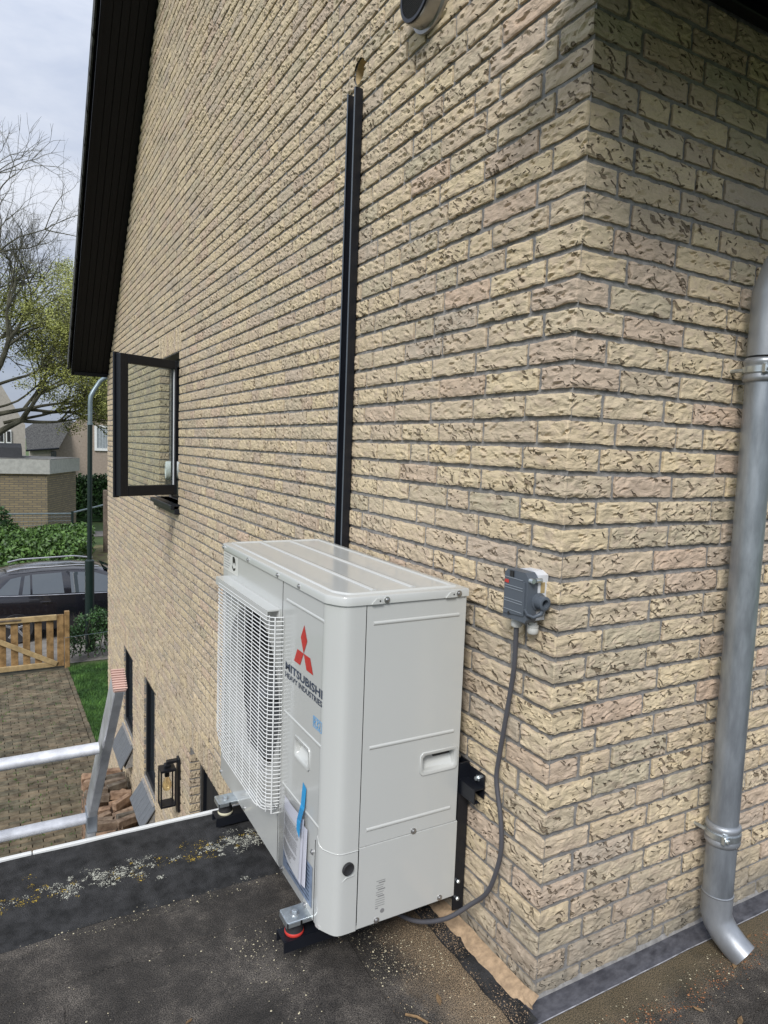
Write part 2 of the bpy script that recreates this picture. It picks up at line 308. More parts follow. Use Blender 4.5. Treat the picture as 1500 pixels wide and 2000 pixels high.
M['dirt'] = mat('leaf_litter_soil', (.20, .145, .085), .95, var=.4, vs=4, bump=.8, bs=25, dist=.03, c2=(.13, .13, .05))
M['earth'] = mat('grassy_earth', (.07, .11, .03), .95, var=.3, vs=1.2, bump=.6, bs=10, dist=.03)
M['turf'] = mat('lawn_turf', (.028, .085, .012), .95, var=.3, vs=3, bump=.9, bs=90, dist=.02)
M['blade'] = mat('grass_blade', (.03, .095, .014), .7, var=.5, vs=3.5, c2=(.07, .15, .03), detail=8)
M['leafd'] = mat('dark_hedge_leaf', (.014, .045, .014), .55, var=.5, vs=5, c2=(.035, .085, .02))
M['leafm'] = mat('mid_green_leaf', (.022, .07, .016), .55, var=.6, vs=5, c2=(.08, .15, .03), detail=8)
M['leafy'] = mat('fresh_yellow_green_leaf', (.22, .23, .06), .6, var=.4, vs=1.2, c2=(.30, .32, .08))
M['bark'] = mat('mossy_bark', (.075, .075, .045), .95, var=.5, vs=2, bump=.6, bs=20, dist=.02, c2=(.09, .085, .06))
M['farbrick'] = None
M['render'] = mat('pinkish_beige_brick_wall', (.33, .27, .22), .9, var=.10, vs=9, bump=.5, bs=20, dist=.01)
M['render2'] = mat('pale_beige_wall', (.36, .33, .29), .9, var=.1, vs=6)
M['greytile'] = mat('glazed_grey_sill_tile', (.13, .14, .155), .3, var=.07, vs=20)
M['lead'] = mat('lead_flashing', (.055, .055, .066), .55, metal=.2, var=.3, vs=50, bump=.5, bs=120, dist=.002, c2=(.08, .08, .09), detail=12, st=(.5, 1, 1))
M['lichw'] = mat('white_lichen', (.42, .42, .36), .95, var=.2, vs=90); M['lichy'] = mat('yellow_lichen', (.34, .24, .04), .95, var=.3, vs=90)
M['grit'] = mat('pale_grit', (.55, .49, .34), .9, var=.4, vs=70); M['dust'] = mat('orange_drilling_dust', (.40, .285, .18), .95, var=.22, vs=60, bump=.7, bs=300, dist=.002)
M['deadleaf'] = mat('dry_brown_leaf', (.20, .125, .06), .8, var=.4, vs=30); M['pink'] = mat('pink_rubber', (.55, .36, .30), .6, var=.1)
M['bulb'] = glassmat('amber_bulb_glass', (1, .92, .72), .02, .3); M['towel'] = mat('white_roll_paper', (.80, .82, .80), .8, var=.05)
M['tarp'] = mat('dark_roof_felt', (.03, .031, .033), .8); M['curtain'] = mat('grey_curtain', (.28, .31, .33), .8)
def far_brick():
    m, t, p = newmat('small_far_brickwork'); ge = N(t, 'ShaderNodeNewGeometry'); p.inputs['Roughness'].default_value = .9
    sp = N(t, 'ShaderNodeSeparateXYZ'); L(t, ge.outputs['Position'], sp.inputs[0])
    cx = N(t, 'ShaderNodeMath', operation='ADD'); L(t, sp.outputs[0], cx.inputs[0]); L(t, sp.outputs[1], cx.inputs[1])
    cb = N(t, 'ShaderNodeCombineXYZ'); L(t, cx.outputs[0], cb.inputs[0]); L(t, sp.outputs[2], cb.inputs[1])
    b = N(t, 'ShaderNodeTexBrick', i_Scale=1.0); b.inputs['Color1'].default_value = (.27, .215, .12, 1); b.inputs['Color2'].default_value = (.19, .155, .095, 1)
    b.inputs['Mortar'].default_value = (.12, .11, .095, 1); b.inputs['Mortar Size'].default_value = .012; b.inputs['Brick Width'].default_value = .30; b.inputs['Row Height'].default_value = .09
    L(t, cb.outputs[0], b.inputs['Vector']); L(t, b.outputs['Color'], p.inputs['Base Color'])
    bu = N(t, 'ShaderNodeBump', i_Strength=.6, i_Distance=-.01); L(t, b.outputs['Fac'], bu.inputs['Height']); L(t, bu.outputs[0], p.inputs['Normal']); return m
M['farbrick'] = far_brick()
def deckmat():
    m, t, p = newmat('weathered_bitumen'); ge = N(t, 'ShaderNodeNewGeometry'); P_ = ge.outputs['Position']
    n = N(t, 'ShaderNodeTexNoise', i_Scale=4.2, i_Detail=14.0, i_Roughness=.78, i_Distortion=.15); L(t, P_, n.inputs['Vector'])
    rp = N(t, 'ShaderNodeValToRGB'); e = rp.color_ramp.elements
    e[0].position = .38; e[0].color = (.017, .0145, .012, 1); e[1].position = .63; e[1].color = (.105, .092, .078, 1)
    x = e.new(.5); x.color = (.040, .035, .030, 1)
    L(t, n.outputs[0], rp.inputs[0])
    # granules
    n2 = N(t, 'ShaderNodeTexNoise', i_Scale=330.0, i_Detail=3.0); L(t, P_, n2.inputs['Vector'])
    r2 = N(t, 'ShaderNodeMapRange', i_1=.36, i_2=.68, i_3=.2, i_4=2.4); L(t, n2.outputs[0], r2.inputs[0])
    mu = N(t, 'ShaderNodeMix', data_type='RGBA', blend_type='MULTIPLY'); mu.inputs[0].default_value = 1; L(t, rp.outputs[0], mu.inputs[6]); L(t, r2.outputs[0], mu.inputs[7])
    # drilling dust spilled along the gable wall base
    sp = N(t, 'ShaderNodeSeparateXYZ'); L(t, P_, sp.inputs[0])
    n3 = N(t, 'ShaderNodeTexNoise', i_Scale=9.0, i_Detail=8.0, i_Roughness=.7); L(t, P_, n3.inputs['Vector'])
    a = N(t, 'ShaderNodeMath', operation='MULTIPLY_ADD', i_1=.26); L(t, n3.outputs[0], a.inputs[0]); L(t, sp.outputs[0], a.inputs[2])
    r3 = N(t, 'ShaderNodeMapRange', i_1=-.115, i_2=0.0, i_3=0.0, i_4=1.0); L(t, a.outputs[0], r3.inputs[0])
    yy = N(t, 'ShaderNodeMath', operation='MULTIPLY_ADD', i_1=.3); L(t, n3.outputs[0], yy.inputs[0]); L(t, sp.outputs[1], yy.inputs[2])
    r4 = N(t, 'ShaderNodeMapRange', i_1=.50, i_2=.72, i_3=1.0, i_4=0.0); L(t, yy.outputs[0], r4.inputs[0])
    r4b = N(t, 'ShaderNodeMapRange', i_1=-.02, i_2=.08, i_3=0.0, i_4=1.0); L(t, yy.outputs[0], r4b.inputs[0])
    q = N(t, 'ShaderNodeMath', operation='MULTIPLY'); L(t, r3.outputs[0], q.inputs[0]); L(t, r4.outputs[0], q.inputs[1])
    q2 = N(t, 'ShaderNodeMath', operation='MULTIPLY'); L(t, q.outputs[0], q2.inputs[0]); L(t, r4b.outputs[0], q2.inputs[1])
    gr = N(t, 'ShaderNodeMapRange', i_1=.40, i_2=.60, i_3=.10, i_4=.9); L(t, n2.outputs[0], gr.inputs[0])
    q3 = N(t, 'ShaderNodeMath', operation='MULTIPLY'); L(t, q2.outputs[0], q3.inputs[0]); L(t, gr.outputs[0], q3.inputs[1])
    mi = N(t, 'ShaderNodeMix', data_type='RGBA'); mi.inputs[7].default_value = (.36, .26, .155, 1); L(t, q3.outputs[0], mi.inputs[0]); L(t, mu.outputs[2], mi.inputs[6])
    # green-brown moss along the side wall
    n4 = N(t, 'ShaderNodeTexNoise', i_Scale=14.0, i_Detail=6.0); L(t, P_, n4.inputs['Vector'])
    y2 = N(t, 'ShaderNodeMath', operation='MULTIPLY_ADD', i_1=.16); L(t, n4.outputs[0], y2.inputs[0]); L(t, sp.outputs[1], y2.inputs[2])
    r5 = N(t, 'ShaderNodeMapRange', i_1=-.10, i_2=-.01, i_3=0.0, i_4=.55); L(t, y2.outputs[0], r5.inputs[0])
    lx = N(t, 'ShaderNodeMath', operation='GREATER_THAN', i_1=-.03); L(t, sp.outputs[0], lx.inputs[0])
    q4 = N(t, 'ShaderNodeMath', operation='MULTIPLY'); L(t, r5.outputs[0], q4.inputs[0]); L(t, lx.outputs[0], q4.inputs[1])
    m5 = N(t, 'ShaderNodeMix', data_type='RGBA'); m5.inputs[7].default_value = (.055, .05, .024, 1); L(t, q4.outputs[0], m5.inputs[0]); L(t, mi.outputs[2], m5.inputs[6])
    L(t, m5.outputs[2], p.inputs['Base Color'])
    rr_ = N(t, 'ShaderNodeMapRange', i_1=.35, i_2=.65, i_3=.65, i_4=.95); L(t, n.outputs[0], rr_.inputs[0]); L(t, rr_.outputs[0], p.inputs['Roughness'])
    ad = N(t, 'ShaderNodeMath', operation='MULTIPLY_ADD', i_1=.5); L(t, n2.outputs[0], ad.inputs[0]); L(t, n.outputs[0], ad.inputs[2])
    bu = N(t, 'ShaderNodeBump', i_Strength=1.0, i_Distance=.009); L(t, ad.outputs[0], bu.inputs['Height']); L(t, bu.outputs[0], p.inputs['Normal']); return m
M['deck'] = deckmat()
M['kerb'] = mat('black_bitumen_upstand', (.010, .0105, .0115), .75, var=.5, vs=22, bump=1, bs=300, dist=.006, c2=(.026, .026, .027), detail=14)

# ------------------------------------------------------------------ ground
G = -2.95
def sheet(name, x0, y0, x1, y1, z, m, t=.004):
    return tag(part(name, MB().quad((x0,y0,z),(x1,y0,z),(x1,y1,z),(x0,y1,z)), m, None, fix=False), kind='structure')
sheet('ground', -400, -200, 500, 900, G-.040, M['earth'])
sheet('road', -60, 12.75, 60, 19.0, G-.030, M['road'])
sheet('path', -60, 19.0, 60, 28.0, G-.026, M['dirt'])
dr = part('driveway', MB().quad((-5,1.0,G-.024),(.0,1.0,G-.024),(-.02,8.1,G-.024),(-.16,12.75,G-.024),(-5,12.75,G-.024)), M['sand'], None, fix=False); tag(dr, kind='structure')
lw = part('lawn', MB().quad((-.02,7.97,G-.018),(6,7.97,G-.018),(6,12.45,G-.018),(-.15,12.45,G-.018)), M['turf'], None, fix=False); tag(lw, kind='structure')
# pavers in the driveway
def paver_mesh(w, d, seed):
    rs = random.Random(seed); j = lambda: rs.uniform(-.002, .002); h = .03; c = .006
    V = [(-w/2+j(), -d/2+j(), 0), (w/2+j(), -d/2+j(), 0), (w/2+j(), d/2+j(), 0), (-w/2+j(), d/2+j(), 0)]
    T = [(x*(1-c/abs(x)), y*(1-c/abs(y)), h+j()) for x, y, _ in V]
    Mi = [(x, y, h-.006) for x, y, _ in V]
    mb = MB(); mb.add(V+Mi+T, [(0,1,5,4),(1,2,6,5),(2,3,7,6),(3,0,4,7),(4,5,9,8),(5,6,10,9),(6,7,11,10),(7,4,8,11),(8,9,10,11)]); return mb
pv = [mesh_of('paver', paver_mesh(.205, .065, k), M['paver']) for k in range(6)]
rest = MB(); cnt = 0; cand = []
def edge_x(y): return -.02-(y-8.1)*.03 if y > 8.1 else -.0
for j in range(int((12.35-1.1)/.071)):
    y = 1.15+j*.071; off = (j % 2)*.106*0+(.0 if j % 2 else .106)*1+random.uniform(0, .006)
    for i in range(24):
        x = edge_x(y)-.075-.105-i*.211-off
        cand.append((x, y, 0))
    if off > .1: cand.append((edge_x(y)-.075-.051, y, 1))
    if j % 3 == 0: cand.append((edge_x(y+.07)-.037, y+.07, 90))
vis = []
for x, y, q in cand:
    u, v, z = pix((x, y, G)); vis.append((0 if (-20 < u < 215 and v < 1720) else 1, z, x, y, q))
vis.sort(); rr_l = []
for n_, (a, z, x, y, q) in enumerate(vis):
    rz = random.gauss(0, .012)+R(q if q > 2 else 0); sx = .49 if q == 1 else 1; zz = G-.030+random.uniform(-.002, .004)
    if n_ < 295: inst('paver', random.choice(pv), dr, (x, y, zz), (random.gauss(0, .01), random.gauss(0, .008), rz), (sx, 1, 1))
    else:
        t_ = paver_mesh(.205, .065, n_ % 50); c_, s_ = math.cos(rz), math.sin(rz)
        rest.add([(x+p[0]*sx*c_-p[1]*s_, y+p[0]*sx*s_+p[1]*c_, zz+p[2]) for p in t_.v], t_.f); rr_l += [random.random()]*len(t_.v)
pr_ = part('pavers', rest, M['paver'], dr, kind='stuff', fix=False); pr_.data.attributes.new('rnd', 'FLOAT', 'POINT').data.foreach_set('value', rr_l)
# grass
gb = MB()
for i in range(16000):
    y = random.uniform(7.95, 12.5); x = random.uniform(edge_x(y)-.02, 1.0)
    if y < 7.97 and x > 0: continue
    a = random.uniform(0, 6.28); h = random.uniform(.025, .06); dx, dy = math.cos(a)*.006, math.sin(a)*.006; l = random.uniform(-.02, .02)
    gb.add([(x-dx, y-dy, G-.02), (x+dx, y+dy, G-.02), (x+l, y+l*.5, G-.02+h)], [(0, 1, 2)])
for i in range(350):    # tufts in the paver joints
    y = random.uniform(4, 12.3); x = random.uniform(-1.8, -.2)
    for q in range(4):
        a = random.uniform(0, 6.28); dx, dy = math.cos(a)*.006, math.sin(a)*.006; px_, py_ = x+random.gauss(0, .02), y+random.gauss(0, .008)
        gb.add([(px_-dx, py_-dy, G-.01), (px_+dx, py_+dy, G-.01), (px_+random.gauss(0, .01), py_, G+.03)], [(0, 1, 2)])
tag(part('grass', gb, M['blade'], None, fix=False), 'short green lawn grass beside the house corner', 'grass', kind='stuff')

# ------------------------------------------------------------------ the brick house
house = thing('brick_house', (0, 8, G), 'yellow torn-brick house with steep black verge and dark windows', 'house')
P = .062; JT = .0128; BH = P-JT
OPEN = [(3.95, 4.67, 14*P, 32*P), (6.00, 6.64, -29*P, -15*P), (4.79, 5.36, -30*P, -14*P), (1.3, 3.53, -2.95, -13*P)]
LINT = [(3.90, 4.72, 32*P, 35*P), (5.95, 6.69, -15*P, -12*P), (4.74, 5.41, -14*P, -11*P), (1.2, 3.60, -13*P, -10*P)]
SILLS = []
HOLE = (1.125, 2.655, .043)   # cored hole
def yr(z):                   # extent of the gable wall at height z
    return max(0.0, (z-3.30)/.873), min(7.97, 7.836-(z-2.16)/.873)
# mortar plane with openings
def wall_cells(ys, zs, ok, fx):
    mb = MB()
    for i in range(len(ys)-1):
        for j in range(len(zs)-1):
            yc, zc = (ys[i]+ys[i+1])/2, (zs[j]+zs[j+1])/2
            if ok(yc, zc): mb.quad(*[fx(*q) for q in ((ys[i],zs[j]),(ys[i+1],zs[j]),(ys[i+1],zs[j+1]),(ys[i],zs[j+1]))])
    return mb
hq = .056
ys = sorted({0, 7.98, HOLE[0]-hq, HOLE[0]+hq, 1.0} | {v for o in OPEN for v in o[:2]}); zs = sorted({G, 2.16, -.1, HOLE[1]-hq, HOLE[1]+hq} | {v for o in OPEN for v in o[2:]})
def okA(y, z):
    if any(o[0] < y < o[1] and o[2] < z < o[3] for o in OPEN): return False
    if abs(y-HOLE[0]) < hq and abs(z-HOLE[1]) < hq: return False
    return not (y < 1.0 and z < -.1)
MX = .0072
mbA = wall_cells(ys, [z for z in zs if z <= 2.16]+[], okA, lambda y, z: (MX, y, z))
mb2 = MB()  # upper gable with the hole: cells clipped to the slope
zt = [2.16, HOLE[1]-hq, HOLE[1]+hq]+[2.8+.1*i for i in range(31)]
for a, b in zip(zt[:-1], zt[1:]):
    la, ha = yr(a); lb, hb = yr(b)
    if hb <= lb: break
    if a >= HOLE[1]-hq-1e-6 and b <= HOLE[1]+hq+1e-6:
        mb2.quad((MX, la, a), (MX, HOLE[0]-hq, a), (MX, HOLE[0]-hq, b), (MX, lb, b)); mb2.quad((MX, HOLE[0]+hq, a), (MX, ha, a), (MX, hb, b), (MX, HOLE[0]+hq, b))
    else: mb2.quad((MX, la, a), (MX, ha, a), (MX, hb, b), (MX, lb, b))
mbA.add(mb2.v, mb2.f)
n = 28; V = []; F = []   # collar around the cored hole and its lining
for k in range(n):
    th = 2*math.pi*k/n; c, s = math.cos(th), math.sin(th); q = hq/max(abs(c), abs(s))
    V += [(MX, HOLE[0]+c*q, HOLE[1]+s*q), (MX, HOLE[0]+c*HOLE[2], HOLE[1]+s*HOLE[2])]
for k in range(n):
    a, b = k*2, ((k+1) % n)*2; F += [(a, b, b+1, a+1)]
mbA.add(V, F)
# reveals of the openings
for y0, y1, z0, z1 in OPEN:
    mbA.quad((MX,y0,z0),(.2,y0,z0),(.2,y0,z1),(MX,y0,z1)).quad((MX,y1,z0),(.2,y1,z0),(.2,y1,z1),(MX,y1,z1)).quad((MX,y0,z1),(.2,y0,z1),(.2,y1,z1),(MX,y1,z1)).quad((MX,y0,z0),(.2,y0,z0),(.2,y1,z0),(MX,y1,z0))
wallA = part('gable_wall', mbA, M['mortar'], house, fix=False)
hl_ = MB(); V = []
for k in range(n):
    th = 2*math.pi*k/n
    for xx in (MX+.0005, MX+.03, MX+.15): V.append((xx, HOLE[0]+math.cos(th)*(HOLE[2]-.0005), HOLE[1]+math.sin(th)*(HOLE[2]-.0005)))
hl_.add(V, [(k*3+q, ((k+1) % n)*3+q, ((k+1) % n)*3+q+1, k*3+q+1) for k in range(n) for q in (0, 1)])
part('cored_hole', hl_, mat('cut_brick_core', (.46, .35, .19), .9, var=.2, vs=25), wallA, fix=False, label='round hole freshly drilled through the brickwork')
part('hole_end', MB().quad(*[(MX+.149, HOLE[0]+a*.05, HOLE[1]+b*.05) for a, b in ((-1, -1), (1, -1), (1, 1), (-1, 1))]), M['dark'], wallA, fix=False)
wallB = part('side_wall', MB().quad((MX, MX, -.1), (6, MX, -.1), (6, MX, 2.43), (MX, MX, 2.43)), M['mortar'], house, fix=False)
part('rear_wall', MB().quad((MX, 7.98, G), (9, 7.98, G), (9, 7.98, 2.2), (MX, 7.98, 2.2)), M['farbrick'], house, fix=False)

def brick_grid(length, nx, nz, seed, depth=.034, amp=1.0, Lc=None):
    """front face grid; returns verts (s, out, z) with s unrolled and faces; closed sides"""
    rs = random.Random(seed); o = Vector((seed*7.3, seed*3.1, 0)); h = BH
    # folds: short curved ledges
    folds = [(rs.uniform(-.5, .5)*length, rs.uniform(-.5, .5)*h, rs.uniform(-.5, .5), rs.uniform(.008, .022), rs.uniform(.003, .0055)) for _ in range(max(2, int(length*38)))]
    V = []
    for j in range(nz+1):
        for i in range(nx+1):
            s = (i/nx-.5)*length; z = (j/nz-.5)*h
            p = Vector((s*26, z*42, 0))+o
            d = noise.noise(p)*.0024+noise.noise(p*2.3)*.0014+noise.noise(Vector((s*9, z*14, 3))+o)*.0020
            for fx, fz, an, ln, dp in folds:
                a = (s-fx)*math.cos(an)+(z-fz)*math.sin(an); b = -(s-fx)*math.sin(an)+(z-fz)*math.cos(an)+a*a*12
                if abs(a) < ln*1.4: 
                    k = max(0, 1-(a/ln)**2)
                    d += dp*k*(math.exp(-((b-.003)/.004)**2)*.7-math.exp(-((b+.0025)/.0028)**2))
            d *= amp
            ex = min(i, nx-i)/nx*length; ez = min(j, nz-j)/nz*h; ed = min(ex, ez)
            if i in (0, nx) or j in (0, nz):
                d = d*.6-.0016; s += noise.noise(p*1.5+Vector((5, 5, 5)))*.003+noise.noise(p*5)*.0015; z += noise.noise(p*1.2+Vector((9, 1, 5)))*.0028+noise.noise(p*4.5+Vector((2, 2, 2)))*.0014
            V.append((s, d, z))
    nf = len(V); F = [(j*(nx+1)+i, j*(nx+1)+i+1, (j+1)*(nx+1)+i+1, (j+1)*(nx+1)+i) for j in range(nz) for i in range(nx)]
    ring = [i for i in range(nx+1)]+[(j)*(nx+1)+nx for j in range(1, nz+1)]+[nz*(nx+1)+i for i in range(nx-1, -1, -1)]+[j*(nx+1) for j in range(nz-1, 0, -1)]
    for r in ring: V.append((V[r][0], -depth, V[r][2]))
    k = len(ring); F += [(ring[(a+1) % k], ring[a], nf+a, nf+(a+1) % k) for a in range(k)]
    return np.array(V), F
def flat_map(V): return np.stack([V[:, 0], -V[:, 1], V[:, 2]], 1)
def to_mesh(name, V, F, m):
    me = bpy.data.meshes.new(name); me.from_pydata(V.tolist(), [], F); me.materials.append(m); me.update(); return me
LS, LH = .2116-JT, .106-JT
FULL = [brick_grid(LS, 40, 10, 100+k) for k in range(18)]; HEAD = [brick_grid(LH, 20, 10, 200+k) for k in range(12)]
MIDS = [brick_grid(LS, 20, 6, 300+k) for k in range(14)]; MIDH = [brick_grid(LH, 10, 6, 340+k) for k in range(8)]
FARS = [brick_grid(LS, 8, 2, 400+k, .02) for k in range(12)]
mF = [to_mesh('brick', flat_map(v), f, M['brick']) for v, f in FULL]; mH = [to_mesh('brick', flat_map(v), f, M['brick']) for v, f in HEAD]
def corner_mesh(a, b, seed):
    V, F = brick_grid(a+b, 44, 10, seed); c = V[:, 0]+(b-a)/2 if False else V[:, 0]+(b-a)/2
    out = []
    for s, d, z in zip(c, V[:, 1], V[:, 2]):
        if d < -.02: d = -.03
        if s < 0: x, y = -d, max(-s, .03 if d < -.02 else 0)-(d*.7 if s > -.006 else 0)
        else: x, y = max(s, .03 if d < -.02 else 0)-(d*.7 if s < .006 else 0), -d
        out.append((x, y, z))
    return to_mesh('brick', np.array(out), F, M['brick'])
cA = [corner_mesh(.155-JT/2, .106-JT/2, 500+k) for k in range(7)]; cB = [corner_mesh(.106-JT/2, .155-JT/2, 520+k) for k in range(7)]
bricks = []      # (wall, s0, s1, zc)
def fill(wall, k, a, b, rs):
    """fill the run a..b of course k"""
    s = a; run = 0
    while s < b-.012:
        Lm = .106 if rs.random() < (.30 if run else .08) else .2116
        if Lm < .2: run = 0
        else: run += 1
        e_ = s+Lm
        if b-e_ < .05: e_ = b if b-s < .25 else b-.075
        e_ = min(e_, b); bricks.append((wall, s+JT/2, e_-JT/2, (k+.5)*P)); s = e_
for k in range(-48, 93):
    rs = random.Random(k*13+5); zc = (k+.5)*P; lo, hi = yr(zc)
    if zc < 0: lo = 1.0
    elif (k+1)*P < 3.30: lo = .155 if k % 2 else .106
    else: lo += rs.uniform(0, .02)
    if hi-lo < .05: continue
    cuts = sorted([(o[0], o[1]) for o in OPEN+LINT+SILLS if o[2] < zc < o[3]])
    s = lo-JT/2 if False else lo
    for c0, c1 in cuts:
        if c0 > s: fill('A', k, s, c0+JT/2, rs)
        s = max(s, c1-JT/2)
    if hi > s: fill('A', k, s, hi, rs)
    if 0 <= k and (k+1)*P < 2.44:
        fill('B', k, .106 if k % 2 else .155, 3.2, rs)
# soldier bricks of the lintels
SOL = []
for y0, y1, z0, z1 in LINT:
    nn = int(round((y1-y0)/P))
    for i in range(nn): SOL.append((y0+(i+.5)*(y1-y0)/nn, (z0+z1)/2))
near = []
for b in bricks:
    w_, a, e_, z = b; c = (a+e_)/2; X = (0, c, z) if w_ == 'A' else (c, 0, z); u, v, d = pix(X)
    inf = -60 < u < 1560 and -60 < v < 2060; hidden = (w_ == 'A' and .3 < c < 1.15 and .2 < z < .85)
    near.append((0 if inf and not hidden else 1, d, b))
near.sort(key=lambda q: (q[0], q[1]))
NOBJ = 258
ringcut = []
S_V, S_F, S_R = [], [], []; sbase = 0
def hole_hit(b): return b[0] == 'A' and b[1]-.046 < HOLE[0] < b[2]+.046 and abs(b[3]-HOLE[1]) < .072
def join(Vw, F, rnd):
    global sbase
    S_V.append(Vw); S_F.extend([tuple(i+sbase for i in f) for f in F]); S_R.append(np.full(len(Vw), rnd)); sbase += len(Vw)
def place(V, w_, c, z, sx, flip, pr, roll):
    V = V.copy(); V[:, 0] *= sx*(-1 if flip else 1)
    if flip: pass
    s, d, zz = V[:, 0], V[:, 1]+pr, V[:, 2]
    zz = zz+s*roll
    return np.stack([-d, c+s, z+zz], 1) if w_ == 'A' else np.stack([c+s, -d, z+zz], 1)
rB = random.Random(99); nobj = {'A': 0, 'B': 0}
for idx, (a_, d, b) in enumerate(near):
    w_, a, e_, z = b; ln = e_-a; c = (a+e_)/2; pr = rB.gauss(0, .0011); roll = rB.gauss(0, .006)
    if hole_hit(b):
        # cut the brick round the hole: columns of cells outside the circle
        V, F = brick_grid(ln, 60, 16, 900+idx, .02); Vw = place(V, w_, c, z, 1, False, 0, 0)
        cy, cz = Vw[:, 1]-HOLE[0], Vw[:, 2]-HOLE[1]; rr_ = np.hypot(cy, cz); ins = rr_ < HOLE[2]*1.02
        keep = [f for f in F if not all(ins[i] for i in f)]
        sc = np.where(ins, HOLE[2]*1.0/np.maximum(rr_, 1e-4), 1); Vw[:, 1] = HOLE[0]+cy*sc; Vw[:, 2] = HOLE[1]+cz*sc
        join(Vw, keep, rB.random()); continue
    if idx < NOBJ and a_ == 0:
        full = ln > .14; me = rB.choice(mF if full else mH); sx = ln/(LS if full else LH)
        loc = (-pr, c, z) if w_ == 'A' else (c, -pr, z)
        inst('brick', me, wallA if w_ == 'A' else wallB, loc, (0, roll, R(-90)) if False else (0, 0, R(-90)) if w_ == 'A' else (0, roll, 0), (sx, 1, 1)); nobj[w_] += 1
    else:
        if a_ == 0 and d < 4.6: src = rB.choice(MIDS if ln > .14 else MIDH); base = LS if ln > .14 else LH
        elif a_ == 0 and d < 3: src = rB.choice(FULL); base = LS
        else: src = rB.choice(FARS); base = LS
        join(place(src[0], w_, c, z, ln/base, False, pr, roll), src[1], rB.random())
for k in range(52):
    zc = (k+.5)*P; me = rB.choice(cA if k % 2 else cB)
    o = inst('brick', me, wallA, (rB.gauss(0, .0012), rB.gauss(0, .0012), zc))
for y, z in SOL:    # lintel bricks standing upright
    src = rB.choice(MIDS); V = src[0].copy(); s = V[:, 2]*1.0; zz = V[:, 0]*((3*P-JT)/LS); d = V[:, 1]
    join(np.stack([-d, y+s, z+zz], 1), [f[::-1] for f in src[1]], rB.random())
# reveal bricks on the far jamb of the openings
for y0, y1, z0, z1 in (OPEN[0], OPEN[3]):
    k = math.ceil(z0/P)
    while (k+1)*P < z1:
        src = rB.choice(FARS); V = src[0].copy(); s, d, zz = V[:, 0]*(.10/LS), V[:, 1], V[:, 2]
        join(np.stack([.042+s*.7, y1-.007-d, (k+.5)*P+zz], 1), src[1], rB.random()); k += 1
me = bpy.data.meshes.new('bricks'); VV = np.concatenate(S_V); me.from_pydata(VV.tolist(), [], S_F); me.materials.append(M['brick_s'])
at = me.attributes.new('rnd', 'FLOAT', 'POINT'); at.data.foreach_set('value', np.concatenate(S_R).astype(np.float32))
me.transform(Matrix.Translation(-W[house.name])); bs_ = bpy.data.objects.new('bricks', me); COL.objects.link(bs_); bs_.parent = wallA; bs_['kind'] = 'stuff'; W[bs_.name] = W[house.name]

# windows ----------------------------------------------------------
def framed(name, y0, y1, z0, z1, x, fwid, dep, parent, m=None):
    mb = MB(); m = m or M['blackframe']
    mb.box((x, y0, z0), (x+dep, y0+fwid, z1), .003).box((x, y1-fwid, z0), (x+dep, y1, z1), .003)
    mb.box((x+.001, y0+fwid, z0), (x+dep, y1-fwid, z0+fwid), .003).box((x+.001, y0+fwid, z1-fwid), (x+dep, y1-fwid, z1), .003)
    return part(name, mb, m, parent)
def room(y0, y1, z0, z1, parent):
    mb = MB(); X0, X1 = .21, 1.4
    mb.quad((X1,y0-.4,z0-.4),(X1,y1+.4,z0-.4),(X1,y1+.4,z1+.3),(X1,y0-.4,z1+.3))
    for q in (y0-.4, y1+.4): mb.quad((X0,q,z0-.4),(X1,q,z0-.4),(X1,q,z1+.3),(X0,q,z1+.3))
    for q in (z0-.4, z1+.3): mb.quad((X0,y0-.4,q),(X1,y0-.4,q),(X1,y1+.4,q),(X0,y1+.4,q))
    return part('interior', mb, M['dark'], parent, fix=False)
wu = framed('window', 3.955, 4.665, .875, 1.98, .095, .06, .07, house); tag(wu, 'dark upper window with its sash swung open')
room(3.955, 4.665, .875, 1.98, wu)
part('bottom_rail', MB().box((.035, 4.018, .93), (.128, 4.602, 1.03), .004), M['blackframe'], wu)
# opened sash, hinged on the near jamb
def sash():
    hx, hy = -.005, 3.965; ex, ey = -.425, 3.775
    d = Vector((ex-hx, ey-hy, 0)); ln = d.length; d.normalize(); nrm = Vector((-d.y, d.x, 0))
    if nrm.y < 0: nrm = -nrm
    Mx = Matrix(((d.x, nrm.x, 0, hx), (d.y, nrm.y, 0, hy), (0, 0, 1, 0), (0, 0, 0, 1)))
    z0, z1, f, t = .945, 1.915, .062, .055; mb = MB()
    mb.obox(Mx, (0, 0, z0), (f*.28, t, z1), .003).obox(Mx, (ln-f, 0, z0), (ln, t, z1), .003)
    mb.obox(Mx, (f*.28, .001, z0), (ln-f, t-.001, z0+f*1.15), .003).obox(Mx, (f*.28, .001, z1-f), (ln-f, t-.001, z1), .003)
    mb.obox(Mx, (ln-f*.45, t, z0-.01), (ln+.012, t+.018, z1+.01), .002)
    s = part('sash', mb, M['blackframe'], wu)
    g = MB().obox(Mx, (f*.28, .022, z0+f), (ln-f, .028, z1-f)); part('pane', g, M['glass'], wu)
    sp = MB().obox(Mx, (f*.28, .012, z0+f*1.15), (f*.28+.006, .020, z1-f)); part('glazing_strip', sp, M['swlight'], wu)
    hd = MB().obox(Mx, (ln-.04, t+.018, 1.36), (ln-.02, t+.045, 1.46), .004); part('handle', hd, M['blackmetal'], wu)
sash()
part('sill', MB().prism([(3.91, .868), (4.71, .868), (4.71, .858), (3.91, .858)], 'x', -.045, .09).box((-.062, 3.905, .835), (-.035, 4.715, .868), .004).box((-.035, 3.905, .80), (.02, 4.715, .84), .003), M['blackmetal'], wu)
